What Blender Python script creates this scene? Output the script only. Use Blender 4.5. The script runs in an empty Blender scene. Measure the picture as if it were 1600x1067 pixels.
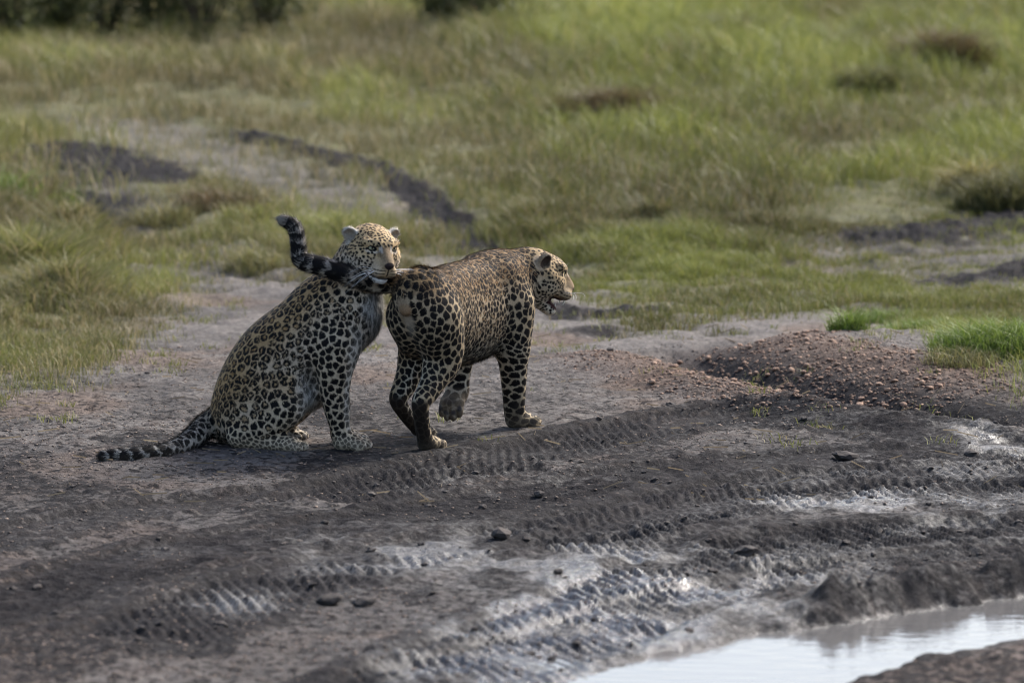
import bpy, math, random
import numpy as np
from mathutils import Vector, Matrix

sc = bpy.context.scene
col = sc.collection
R = math.radians
rng = np.random.default_rng(7)
random.seed(7)

# ---------------------------------------------------------------- camera
CAM = np.array([0.0, -18.0, 2.45])
PITCH = R(6.51)                    # looking down
FPX = 7264.0                       # focal length in photograph pixels (1600 wide)
cam = bpy.data.cameras.new('camera')
cam.sensor_width = 36.0
cam.lens = 36.0 * FPX / 1600.0
cam.clip_start = 0.5
cam.clip_end = 3000.0
cam.dof.use_dof = True
cam.dof.focus_distance = 17.85
cam.dof.aperture_fstop = 3.2
camera = bpy.data.objects.new('camera', cam)
camera.location = CAM
camera.rotation_euler = (math.pi / 2 - PITCH, 0, 0)
col.objects.link(camera)
sc.camera = camera

# ---------------------------------------------------------------- sky and sun
SUN_DIR = Vector((0.62, 0.62, 0.80)).normalized()      # towards the sun: behind and to the right
sun_el = math.asin(SUN_DIR.z)
sun_az = math.atan2(SUN_DIR.x, SUN_DIR.y)
world = bpy.data.worlds.new('World')
sc.world = world
world.use_nodes = True
wn = world.node_tree.nodes
wl = world.node_tree.links
bg = wn.get('Background') or wn.new('ShaderNodeBackground')
out = wn.get('World Output') or wn.new('ShaderNodeOutputWorld')
sky = wn.new('ShaderNodeTexSky')
sky.sky_type = 'NISHITA'
sky.sun_disc = False
sky.sun_elevation = sun_el
sky.sun_rotation = sun_az
sky.air_density = 1.0
sky.dust_density = 3.5
sky.ozone_density = 1.0
wl.new(sky.outputs[0], bg.inputs[0])
wl.new(bg.outputs[0], out.inputs[0])
bg.inputs[1].default_value = 0.15
sun = bpy.data.lights.new('sun', 'SUN')
sun.energy = 3.0
sun.angle = R(12)
sun.color = (1.0, 0.965, 0.91)
sun_o = bpy.data.objects.new('sun', sun)
sun_o.rotation_euler = SUN_DIR.to_track_quat('Z', 'Y').to_euler()
sun_o.location = (6, 6, 12)
col.objects.link(sun_o)

sc.view_settings.view_transform = 'Standard'
sc.view_settings.look = 'None'
sc.view_settings.gamma = 1.0
sc.view_settings.use_curve_mapping = False
sc.view_settings.exposure = 1.1
sc.render.engine = 'CYCLES'
sc.cycles.use_denoising = True
sc.cycles.max_bounces = 6
sc.cycles.diffuse_bounces = 3
sc.cycles.glossy_bounces = 3
sc.cycles.transmission_bounces = 3
sc.cycles.transparent_max_bounces = 6
sc.cycles.sample_clamp_indirect = 4.0
sc.cycles.filter_width = 1.0

# ---------------------------------------------------------------- helpers
FWD = np.array([0.0, math.cos(PITCH), -math.sin(PITCH)])
UPC = np.array([0.0, math.sin(PITCH), math.cos(PITCH)])

def project(P):
    v = np.asarray(P, float) - CAM
    zc = v @ FWD
    return 800 + FPX * v[..., 0] / zc, 533.5 - FPX * (v @ UPC) / zc

def ray(px, py):
    return FWD + np.array([(px - 800) / FPX, 0, 0]) + UPC * (-(py - 533.5) / FPX)

def W(px, py, y):
    """world point where the line of sight through a photograph pixel meets the depth y"""
    d = ray(px, py)
    return CAM + d * ((y - CAM[1]) / d[1])

def hash3(ix, iy, iz, seed):
    h = (ix.astype(np.int64) * 374761393 + iy.astype(np.int64) * 668265263 + iz.astype(np.int64) * 2147483647 + seed * 1274126177) & 0xFFFFFFFF
    h = ((h ^ (h >> 13)) * 1274126177) & 0xFFFFFFFF
    h = h ^ (h >> 16)
    return (h & 0xFFFFFF).astype(np.float32) / 0xFFFFFF * 2 - 1

def noise3(x, y, z, seed=0):
    x, y, z = np.broadcast_arrays(np.asarray(x, np.float32), np.asarray(y, np.float32), np.asarray(z, np.float32))
    xi, yi, zi = np.floor(x).astype(np.int32), np.floor(y).astype(np.int32), np.floor(z).astype(np.int32)
    fx, fy, fz = x - xi, y - yi, z - zi
    fx, fy, fz = fx * fx * (3 - 2 * fx), fy * fy * (3 - 2 * fy), fz * fz * (3 - 2 * fz)
    r = 0
    for a in (0, 1):
        wx = fx if a else 1 - fx
        for b in (0, 1):
            wy = fy if b else 1 - fy
            for c in (0, 1):
                wz = fz if c else 1 - fz
                r = r + wx * wy * wz * hash3(xi + a, yi + b, zi + c, seed)
    return r

def noise2(x, y, seed=0):
    x, y = np.broadcast_arrays(np.asarray(x, np.float32), np.asarray(y, np.float32))
    xi, yi = np.floor(x).astype(np.int32), np.floor(y).astype(np.int32)
    fx, fy = x - xi, y - yi
    fx, fy = fx * fx * (3 - 2 * fx), fy * fy * (3 - 2 * fy)
    zz = np.zeros_like(xi)
    h = lambda a, b: hash3(xi + a, yi + b, zz, seed)
    return (1 - fx) * ((1 - fy) * h(0, 0) + fy * h(0, 1)) + fx * ((1 - fy) * h(1, 0) + fy * h(1, 1))

def fbm2(x, y, seed=0, octv=4, gain=0.5):
    r, a, f, t = 0, 1.0, 1.0, 0
    for i in range(octv):
        r = r + a * noise2(x * f + 17.3 * i, y * f - 9.1 * i, seed + i)
        t += a; a *= gain; f *= 2.03
    return r / t

def sstep(a, b, x):
    t = np.clip((x - a) / (b - a), 0, 1)
    return t * t * (3 - 2 * t)

def mix(a, b, t):
    a, b = np.asarray(a, np.float32), np.asarray(b, np.float32)
    return a + (b - a) * t

def spline(P, n):
    """Catmull-Rom through the rows of P, n samples"""
    P = np.asarray(P, float)
    Q = np.vstack([2 * P[0] - P[1], P, 2 * P[-1] - P[-2]])
    u = np.linspace(0, len(P) - 1, n)
    i = np.minimum(u.astype(int), len(P) - 2)
    t = (u - i)[:, None]
    a, b, c, d = Q[i], Q[i + 1], Q[i + 2], Q[i + 3]
    return 0.5 * (2 * b + (c - a) * t + (2 * a - 5 * b + 4 * c - d) * t ** 2 + (3 * b - a - 3 * c + d) * t ** 3)

def mesh_np(name, V, F, smooth=True):
    """mesh from arrays: F is (n,3) or (n,4)"""
    V = np.ascontiguousarray(V, np.float32); F = np.ascontiguousarray(F, np.int32)
    me = bpy.data.meshes.new(name)
    n, k = F.shape
    me.vertices.add(len(V)); me.vertices.foreach_set('co', V.ravel())
    me.loops.add(n * k); me.loops.foreach_set('vertex_index', F.ravel())
    me.polygons.add(n)
    me.polygons.foreach_set('loop_start', np.arange(0, n * k, k, dtype=np.int32))
    me.polygons.foreach_set('use_smooth', np.full(n, smooth, dtype=bool))
    me.update(calc_edges=True)
    return me

def vcol(me, C, name='col'):
    a = me.attributes.new(name, 'FLOAT_COLOR', 'POINT')
    C4 = np.ones((len(me.vertices), 4), np.float32); C4[:, :3] = C
    a.data.foreach_set('color', C4.ravel())

def vflt(me, C, name):
    a = me.attributes.new(name, 'FLOAT', 'POINT')
    a.data.foreach_set('value', np.ascontiguousarray(C, np.float32))

def link(name, data, material=None, parent=None, **props):
    o = bpy.data.objects.new(name, data)
    col.objects.link(o)
    if material is not None and data is not None:
        if not len(data.materials): data.materials.append(material)
    if parent is not None: o.parent = parent
    for k, v in props.items(): o[k] = v
    return o

def new_mat(name):
    m = bpy.data.materials.new(name); m.use_nodes = True
    nt = m.node_tree
    return m, nt, nt.nodes, nt.links, nt.nodes['Principled BSDF']

def attr_node(nt, name):
    a = nt.nodes.new('ShaderNodeAttribute'); a.attribute_name = name
    return a

# ================================================================ the ground
def base_z(x, y):
    r = np.clip(y - 4, 0, 60)
    return .020 * r * sstep(0, 8, r) + .10 * sstep(5, 14, y) * fbm2(x * .35, y * .22, 50, 3) * sstep(120, 50, y)

def G(px, py):
    """ground points seen at photograph pixels"""
    px, py = np.asarray(px, float), np.asarray(py, float)
    d = FWD + ((px - 800) / FPX)[..., None] * np.array([1.0, 0, 0]) - ((py - 533.5) / FPX)[..., None] * UPC
    lo, hi = np.full(px.shape, 10.0), np.full(px.shape, 120.0)
    for _ in range(26):
        m = (lo + hi) / 2; p = CAM + d * m[..., None]
        above = p[..., 2] > base_z(p[..., 0], p[..., 1])
        lo, hi = np.where(above, m, lo), np.where(above, hi, m)
    return (CAM + d * lo[..., None])[..., :2]

def grow(a, step, ratio, end, cap=1e9):
    o = []
    while a < end:
        step = min(step * ratio, cap); a += step; o.append(a)
    return np.array(o)
fx = np.arange(-2.85, 2.851, .0114)
gx = grow(2.85, .0114, 1.055, 700)
XS = np.concatenate([-(gx[::-1]), fx, gx])
fy = np.arange(-5.4, 1.5, .0158)
far_y, yy = [], 1.5
while yy < 46:
    yy += .026 * ((yy + 18) / 19) ** 2; far_y.append(yy)
YS = np.concatenate([-(grow(5.4, .016, 1.2, 60)[::-1]), fy, far_y, grow(yy, .3, 1.25, 1500)])
X, Y = np.meshgrid(XS, YS)          # rows along y
X, Y = X.astype(np.float64), Y.astype(np.float64)
Z = base_z(X, Y)
PX, PY = project(np.stack([X, Y, Z], -1))
PX = np.where(Y > -17, PX, 1e5); PY = np.where(Y > -17, PY, 1e5)

def interp_py(px, pts):
    p = np.array(pts, float); return np.interp(px, p[:, 0], p[:, 1])

def strip(pts, half, n=60, region=None):
    """distance along and across a smooth ground line given by photograph pixels: (mask index, s, t)"""
    P = spline(G(*np.array(pts, float).T), n)
    seg = np.linalg.norm(np.diff(P, axis=0), axis=1); cum = np.concatenate([[0], np.cumsum(seg)])
    m = half + .05
    I = np.argwhere((X.ravel() > P[:, 0].min() - m) & (X.ravel() < P[:, 0].max() + m) & (Y.ravel() > P[:, 1].min() - m) & (Y.ravel() < P[:, 1].max() + m))[:, 0]
    q = np.stack([X.ravel()[I], Y.ravel()[I]], 1)
    S = np.empty(len(I)); T = np.empty(len(I))
    tan = np.gradient(P, axis=0); tan /= np.linalg.norm(tan, axis=1, keepdims=True)
    for a in range(0, len(I), 20000):
        b = q[a:a + 20000]
        k = ((b[:, None, :] - P[None]) ** 2).sum(2).argmin(1)
        d = b - P[k]
        S[a:a + 20000] = cum[k] + (d * tan[k]).sum(1)
        t = d[:, 1] * tan[k][:, 0] - d[:, 0] * tan[k][:, 1]
        endo = ((k == 0) | (k == n - 1)) & (np.abs((d * tan[k]).sum(1)) > .1)
        T[a:a + 20000] = np.where(endo, 9, t)
    keep = np.abs(T) < half
    return I[keep], S[keep], T[keep], cum[-1]

shape = Z.shape
Zf = Z.ravel().copy()
Xr, Yr, PXr, PYr = X.ravel(), Y.ravel(), PX.ravel(), PY.ravel()
near = sstep(7, 2, Yr)
n_big = fbm2(Xr * .8, Yr * .8, 1, 4)
n_med = fbm2(Xr * 4, Yr * 4, 5, 4)
n_fin = fbm2(Xr * 16, Yr * 16, 9, 4, .6)
n_lum = np.abs(fbm2(Xr * 9, Yr * 9, 13, 3))
calm = np.exp(-(((Xr + .55) / .85) ** 2 + ((Yr - .05) / .55) ** 2))       # trampled firm ground round the leopards
amp = (1 - .75 * calm)
Zf += near * amp * (.016 * n_big + .010 * n_med + .015 * n_fin) + (1 - near) * (.05 * n_med)

dark = np.zeros_like(Zf)          # dark churned mud; also darkens the ditch hollow
wet = np.zeros_like(Zf)
bare = np.zeros_like(Zf)          # no grass
churn = np.zeros_like(Zf)
tread_shade = np.zeros_like(Zf)

# ---- tyre tracks across the mud
TA = .95
tracks = [([(520, 775), (700, 728), (860, 700), (1010, 668), (1140, 650), (1300, 662), (1460, 684), (1640, 712)], .24, .016, .060, 1.3),
          ([(-60, 960), (180, 886), (400, 842), (620, 806), (830, 772), (1000, 742), (1200, 722), (1400, 712), (1640, 716)], .22, .013, .060, 1.2),
          ([(230, 985), (430, 915), (640, 862), (830, 838), (1020, 800), (1180, 765), (1380, 742), (1640, 738)], .25, .017, .064, 1.25),
          ([(900, 860), (1080, 800), (1240, 775), (1420, 765), (1660, 782)], .28, .021, .068, 1.3),
          ([(640, 1085), (830, 1000), (960, 950), (1090, 895), (1230, 855), (1420, 832), (1660, 826)], .31, .023, .070, 1.3),
          ([(700, 1040), (900, 985), (1060, 935), (1200, 905), (1400, 870), (1660, 850)], .20, .016, .064, 1.1),
          ([(-60, 860), (200, 800), (430, 772), (640, 745), (800, 730)], .17, .006, .05, .6)]
for ti, (pts, hw, a, pitch, dk) in enumerate(tracks):
    I, S, T, Lg = strip(pts, hw * 1.7)
    u = np.abs(T) / hw
    ins = sstep(1.05, .85, u)
    wob = noise2(S * 3, T * 6 + ti * 9, 70 + ti)
    fade = sstep(-.4, .2, noise2(S * 1.6 + ti * 5, T * 4, 90 + ti) + .32)
    ph = S / pitch + T * (-1.15 if ti != 1 else .9) / pitch + .30 * wob
    if ti in (2, 3, 4, 5):
        an_ = .30 + .07 * (ti - 3)
        ph = (Xr[I] * math.cos(an_) + Yr[I] * math.sin(an_)) / (pitch * .64) + .34 * wob + .25 * noise2(Xr[I] * 9, Yr[I] * 5, 97)
    lug = sstep(-.5, .5, np.sin(2 * math.pi * ph)) * (.72 + .55 * noise2(S * 15, T * 9, 95))
    berm = np.exp(-((u - 1.15) / .16) ** 2) * (.6 + .6 * np.abs(noise2(S * 7, T * 7, 30 + ti)))
    Zf[I] -= ins * .45 * (near * amp * (.010 * n_med + .015 * n_fin))[I] * (1 - churn[I].clip(0, 1))
    Zf[I] += ins * (-.016 + fade * a * TA * (lug - .3)) + .012 * berm * (.4 + .6 * fade)
    dark[I] = np.maximum(dark[I], (ins * (.55 + .45 * fade) + .8 * berm) * dk)
    churn[I] = np.maximum(churn[I], ins * .7 + berm)
Zf += near * churn * (.008 * n_lum + .003 * n_fin)

# ---- loose dark crumbs of mud spread about the ruts
fore = sstep(560, 700, PYr) * near
blot = sstep(-.02, .26, fbm2(Xr * 2.2, Yr * 1.2, 41, 4) + .22 * sstep(690, 780, PYr)) * fore
dark = np.maximum(dark, .45 * blot)
Zf += near * .012 * np.clip(blot, 0, 1) * n_lum * amp

# ---- the puddle at the track side
up = interp_py(PXr, [(600, 1170), (760, 1105), (900, 1050), (1010, 1008), (1110, 990), (1230, 966), (1400, 940), (1500, 925), (1650, 905), (3000, 700)])
lo = interp_py(PXr, [(700, 1100), (1260, 1100), (1340, 1056), (1430, 1026), (1510, 1008), (1650, 980), (3000, 770)])
ins = np.minimum(PYr - up, lo - PYr) + 20 * n_med + 12 * n_fin
pud = sstep(-14, 12, ins) * (PYr < 1500) * (PXr > 500) * (PXr < 3000)
Zf += -.075 * pud - .018 * sstep(-75, 0, ins) * sstep(1300, 1150, PXr) * (PYr < 1500) * (PXr > 450)
flat = np.exp(-(((PXr - 900) / 240) ** 2 + ((PYr - 1030) / 60) ** 2))
Zf = Zf * (1 - .55 * flat) + (-.046 + .014 * n_med + .010 * n_fin) * .55 * flat
ridge = np.exp(-((PYr - (up - 14)) / 10) ** 2) * sstep(1190, 1300, PXr + 90 * n_med) * sstep(1800, 1600, PXr) * (PYr < 1200)
Zf += ridge * (.050 + .045 * noise2(Xr * 9, Yr * 4, 77) + .030 * noise2(Xr * 30, Yr * 8, 78))
dark = np.maximum(dark, ridge * .9)
WATER_Z = -.040
wetb = lambda cx, cy, rx, ry, a: a * np.exp(-(((PXr - cx) / rx) ** 2 + ((PYr - cy) / ry) ** 2))
wet = wetb(960, 950, 170, 75, 1.0) + wetb(820, 1020, 180, 60, 1.1) + wetb(620, 862, 190, 36, .5) + wetb(380, 935, 120, 20, .5) + wetb(1330, 780, 160, 22, .38) + wetb(1150, 905, 260, 55, .5) + wetb(1450, 800, 200, 60, .32) + wetb(1560, 690, 90, 26, .5) + wetb(1180, 990, 300, 22, 1.0) + wetb(760, 735, 140, 26, .4) + .12 * dark * sstep(.1, .5, n_big + .3)
wet = np.clip(.85 * wet * (.35 + .9 * sstep(-.25, .3, fbm2(Xr * 6, Yr * 5, 61, 4))), 0, 1) * near
wet = np.maximum(wet, sstep(.012, -.004, Zf - WATER_Z) * pud)

# ---- ditch and gravel bank on the right
I, S, T, Lg = strip([(1020, 543), (1110, 572), (1220, 600), (1330, 626), (1450, 646), (1640, 664)], 2.6)
en = sstep(0, .5, S) * sstep(Lg + .3, Lg - .5, S)
Zf[I] += en * (-.10 * np.exp(-(T / .16) ** 2) + .05 * np.exp(-((T + .38) / .2) ** 2) + .10 * sstep(.05, .62, T) * sstep(2.4, 1.1, T) * sstep(Lg, Lg * .45, S))
gravel = np.zeros_like(Zf)
gravel[I] = en * np.maximum(sstep(-.75, -.2, T) * .6, .95) * sstep(-.8, -.35, T) * sstep(1.05, .6, T + .35 * n_med[I]) * sstep(Lg * .88, Lg * .60, S)
dark[I] = np.maximum(dark[I], en * (1.0 * np.exp(-((T - .12) / .24) ** 2)))  # soil set darker along the hollow below the bank
ditch = (I, S, T, Lg)

# ---- churned clods beside the grassy track, mud on the far right
mudline = lambda pts, hw: strip(pts, hw)
mud_clump = np.zeros_like(Zf)
for pts, hw in (([(350, 205), (470, 232), (560, 256), (640, 292), (700, 338), (760, 392)], .20), ([(70, 225), (130, 240), (200, 262), (250, 284)], .75), ([(120, 290), (180, 330), (230, 352)], .4),
                ([(1330, 372), (1450, 362), (1560, 352), (1700, 340)], .55), ([(1420, 440), (1520, 432), (1620, 418), (1720, 408)], .42), ([(1480, 345), (1560, 338), (1700, 330)], .4), ([(850, 478), (930, 492), (1060, 484)], .22), ([(1040, 374), (1110, 372)], .3), ([(880, 520), (960, 512)], .20)):
    I, S, T, Lg2 = strip(pts, hw)
    mud_clump[I] = np.maximum(mud_clump[I], sstep(-1.0, -.35, fbm2(Xr[I] * 2.6, Yr[I] * 1.6, 66, 3)) * sstep(hw, hw * .30, np.abs(T) + .7 * hw * n_med[I] + .4 * hw * n_fin[I]) * sstep(-.1, .25, S) * sstep(Lg2 + .1, Lg2 - .25, S))
Zf += mud_clump * (-.01 + .05 * np.abs(fbm2(Xr * 4, Yr * 3, 21, 3)) + .05 * np.abs(fbm2(Xr * 9, Yr * 6, 22, 3)))
dark = np.maximum(dark, mud_clump * .95)
path = np.zeros_like(Zf)
for pts, hw in (([(150, 180), (240, 205), (340, 243), (450, 276), (550, 306), (640, 352), (720, 398), (800, 440)], .48), ([(60, 262), (140, 300), (200, 350), (270, 395), (330, 440)], .42),
                ([(1250, 378), (1420, 388), (1640, 380)], .6), ([(1250, 420), (1430, 420), (1640, 450)], .4)):
    I, S, T, Lg2 = strip(pts, hw * 1.6)
    path[I] = np.maximum(path[I], sstep(hw * 1.35, hw * .5, np.abs(T) + .35 * hw * n_med[I]))
Zf -= .04 * path
gb = interp_py(PXr, [(-3000, 650), (0, 622), (150, 596), (280, 505), (380, 435), (480, 440), (560, 500), (640, 500), (760, 470), (850, 470), (900, 485), (1000, 532), (1100, 512), (1250, 502), (1380, 515), (1450, 575), (1600, 618), (4000, 640)])
grassy = sstep(gb + 22, gb - np.interp(PXr, [100, 300, 420, 560], [110, 170, 120, 80]), PYr + 26 * n_med + 14 * n_fin)
grassy = grassy * (1 - .97 * mud_clump) * (1 - np.where(PXr > 1000, .78, .66) * path) * (1 - .93 * gravel)
grassy = np.where(Y.ravel() < -17, 0, grassy)

# ---- colours of the soil
dry = mix((.080, .073, .069), (.138, .125, .116), sstep(-.4, .4, n_med + .5 * n_fin)[:, None])
redd = sstep(.0, .4, fbm2(Xr * 1.7, Yr * 1.7, 33, 3) + .25 * sstep(500, 100, PXr) * sstep(620, 700, PYr) - .12)
dry = mix(dry, (.138, .100, .078), (redd * .6)[:, None])
c = mix(dry, (.014, .013, .015), np.clip(dark * (.95 + .45 * n_fin), 0, .97)[:, None])
c = mix(c, (.060, .048, .043), np.clip(fore * sstep(.12, .5, n_fin + .3 * n_med), 0, .75)[:, None])
c = mix(c, (.048, .045, .047), (near * sstep(650, 745, PYr) * (.36 + .4 * n_big + .4 * n_med)).clip(0, .7)[:, None])
c = mix(c, (.036, .033, .034), (np.clip(wet, 0, 1) * .8)[:, None])
c = mix(c, (.135, .085, .060), (gravel * .6 * (1 - dark))[:, None])
c = mix(c, (.115, .115, .046), np.clip(grassy * (.65 + .4 * n_fin), 0, .92)[:, None])
c = mix(c, (.028, .024, .024), np.clip(mud_clump * (1.0 + .4 * n_fin), 0, .93)[:, None])
c = mix(c, (.125, .112, .100), (path * .55 * (1 - grassy) * (1 - dark))[:, None])
# firm brown sandy shoulder at the lower right corner
sh = sstep(2, 26, PYr - lo) * (PYr < 1500)
c = mix(c, (.125, .098, .085), (sh * .8)[:, None])
c = np.clip(c, .01, .6)

nx, ny = len(XS), len(YS)
idx = np.arange(nx * ny, dtype=np.int32).reshape(ny, nx)
Fg = np.stack([idx[:-1, :-1], idx[:-1, 1:], idx[1:, 1:], idx[1:, :-1]], -1).reshape(-1, 4)
gm = mesh_np('ground', np.stack([Xr, Yr, Zf], 1), Fg)
vcol(gm, c); vflt(gm, np.clip(wet, 0, 1), 'wet'); vflt(gm, dark, 'dark'); vflt(gm, np.clip((fore * .85 + mud_clump + .4 * sstep(520, 600, PYr)) * (1 - .8 * grassy) * (1 - pud) * (1 - .55 * np.clip(churn, 0, 1) * near), 0, 1) * (Yr > -17), 'crumb')
Zg = Zf.reshape(shape)

def gz(x, y, A=None):
    """ground height (or another ground map) at points"""
    A = Zg if A is None else A
    x, y = np.atleast_1d(x).astype(float), np.atleast_1d(y).astype(float)
    i = np.clip(np.searchsorted(XS, x) - 1, 0, nx - 2); j = np.clip(np.searchsorted(YS, y) - 1, 0, ny - 2)
    u = (x - XS[i]) / (XS[i + 1] - XS[i]); v = (y - YS[j]) / (YS[j + 1] - YS[j])
    return A[j, i] * (1 - u) * (1 - v) + A[j, i + 1] * u * (1 - v) + A[j + 1, i] * (1 - u) * v + A[j + 1, i + 1] * u * v

def ground_material():
    m, nt, N, L, b = new_mat('mud_ground')
    a = attr_node(nt, 'col'); w = attr_node(nt, 'wet'); dk = attr_node(nt, 'dark')
    tc = N.new('ShaderNodeTexCoord')
    n1 = N.new('ShaderNodeTexNoise'); n1.inputs['Scale'].default_value = 38; n1.inputs['Detail'].default_value = 8; n1.inputs['Roughness'].default_value = .68
    n2 = N.new('ShaderNodeTexNoise'); n2.inputs['Scale'].default_value = 190; n2.inputs['Detail'].default_value = 4
    for n in (n1, n2): L.new(tc.outputs['Object'], n.inputs['Vector'])
    mr = N.new('ShaderNodeMapRange'); mr.inputs[1].default_value = .3; mr.inputs[2].default_value = .7; mr.inputs[3].default_value = .55; mr.inputs[4].default_value = 1.4
    L.new(n1.outputs[0], mr.inputs[0])
    # crumbly dark mud: sharp-edged patches where the soil is churned
    n3 = N.new('ShaderNodeTexNoise'); n3.inputs['Scale'].default_value = 21; n3.inputs['Detail'].default_value = 10; n3.inputs['Roughness'].default_value = .72
    L.new(tc.outputs['Object'], n3.inputs['Vector'])
    cr = N.new('ShaderNodeMath'); cr.operation = 'MULTIPLY_ADD'; cr.inputs[1].default_value = .17
    L.new(dk.outputs['Fac'], cr.inputs[0]); L.new(n3.outputs[0], cr.inputs[2])
    cm = N.new('ShaderNodeMapRange'); cm.interpolation_type = 'SMOOTHSTEP'; cm.inputs[1].default_value = .525; cm.inputs[2].default_value = .60; L.new(cr.outputs[0], cm.inputs[0])
    fd = N.new('ShaderNodeMath'); fd.operation = 'MULTIPLY'; fd.inputs[1].default_value = .92; L.new(cm.outputs[0], fd.inputs[0])
    mx = N.new('ShaderNodeMix'); mx.data_type = 'RGBA'; mx.blend_type = 'MULTIPLY'; mx.inputs[0].default_value = 1
    L.new(a.outputs['Color'], mx.inputs[6]); L.new(mr.outputs[0], mx.inputs[7]); mc = N.new('ShaderNodeMix'); mc.data_type = 'RGBA'; mc.inputs[7].default_value = (.018, .017, .018, 1)
    ge = attr_node(nt, 'crumb'); fg = N.new('ShaderNodeMath'); fg.operation = 'MULTIPLY'; L.new(fd.outputs[0], fg.inputs[0]); L.new(ge.outputs['Fac'], fg.inputs[1])
    L.new(fg.outputs[0], mc.inputs[0]); L.new(mx.outputs[2], mc.inputs[6]); L.new(mc.outputs[2], b.inputs['Base Color'])
    # wetness breaks up with the fine noise
    ad = N.new('ShaderNodeMath'); ad.operation = 'MULTIPLY_ADD'; ad.inputs[1].default_value = 1.1; ad.inputs[2].default_value = -.55
    L.new(n1.outputs[0], ad.inputs[0])
    s2 = N.new('ShaderNodeMath'); s2.operation = 'ADD'; L.new(w.outputs['Fac'], s2.inputs[0]); L.new(ad.outputs[0], s2.inputs[1])
    r = N.new('ShaderNodeMapRange'); r.inputs[1].default_value = .1; r.inputs[2].default_value = .75; r.inputs[3].default_value = .88; r.inputs[4].default_value = .13
    L.new(s2.outputs[0], r.inputs[0]); L.new(r.outputs[0], b.inputs['Roughness'])
    sp = N.new('ShaderNodeMapRange'); sp.inputs[1].default_value = .05; sp.inputs[2].default_value = .5; sp.inputs[3].default_value = .05; sp.inputs[4].default_value = .42
    L.new(s2.outputs[0], sp.inputs[0]); L.new(sp.outputs[0], b.inputs['Specular IOR Level'])
    hs = N.new('ShaderNodeMath'); hs.operation = 'MULTIPLY_ADD'; hs.inputs[1].default_value = .25; L.new(n2.outputs[0], hs.inputs[0]); L.new(n1.outputs[0], hs.inputs[2])
    bs = N.new('ShaderNodeMapRange'); bs.inputs[3].default_value = .75; bs.inputs[4].default_value = .5; L.new(w.outputs['Fac'], bs.inputs[0])
    bp = N.new('ShaderNodeBump'); bp.inputs['Distance'].default_value = .022
    L.new(bs.outputs[0], bp.inputs['Strength']); h3 = N.new('ShaderNodeMath'); h3.operation = 'MULTIPLY_ADD'; h3.inputs[1].default_value = 1.1; L.new(fg.outputs[0], h3.inputs[0]); L.new(hs.outputs[0], h3.inputs[2]); L.new(h3.outputs[0], bp.inputs['Height']); L.new(bp.outputs[0], b.inputs['Normal'])
    return m
ground = link('ground', gm, ground_material(), kind='structure', label='bare muddy ground and grassy slope with tyre ruts')

def water_material():
    m, nt, N, L, b = new_mat('muddy_water')
    b.inputs['Base Color'].default_value = (.10, .097, .095, 1)
    b.inputs['Roughness'].default_value = .03
    b.inputs['IOR'].default_value = 1.33
    b.inputs['Specular IOR Level'].default_value = .6
    tc = N.new('ShaderNodeTexCoord'); mp = N.new('ShaderNodeMapping'); mp.inputs['Scale'].default_value = (9, 26, 9)
    L.new(tc.outputs['Object'], mp.inputs[0])
    n = N.new('ShaderNodeTexNoise'); n.inputs['Scale'].default_value = 1.0; n.inputs['Detail'].default_value = 3
    L.new(mp.outputs[0], n.inputs['Vector'])
    bp = N.new('ShaderNodeBump'); bp.inputs['Strength'].default_value = .16; bp.inputs['Distance'].default_value = .01
    L.new(n.outputs[0], bp.inputs['Height']); L.new(bp.outputs[0], b.inputs['Normal'])
    return m
# one sheet of water lying in the basin, cut to the shore
gxw = np.arange(-.9, 2.94, .03); gyw = np.arange(-5.4, -2.0, .03)
wx, wy = np.meshgrid(gxw, gyw)
wi = np.arange(wx.size, dtype=np.int32).reshape(wx.shape)
wf = np.stack([wi[:-1, :-1], wi[:-1, 1:], wi[1:, 1:], wi[1:, :-1]], -1).reshape(-1, 4)
low = (gz(wx.ravel(), wy.ravel()) < WATER_Z + .02) & (gz(wx.ravel(), wy.ravel(), np.maximum(pud, flat).reshape(shape)) > .02)
wf = wf[low[wf].any(1)]
used = np.unique(wf); remap = np.full(wx.size, -1, np.int32); remap[used] = np.arange(len(used))
wm = mesh_np('puddle', np.stack([wx.ravel()[used], wy.ravel()[used], np.full(len(used), WATER_Z)], 1), remap[wf])
link('puddle', wm, water_material(), kind='structure', label='shallow puddle of muddy water reflecting the bright sky')

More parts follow.
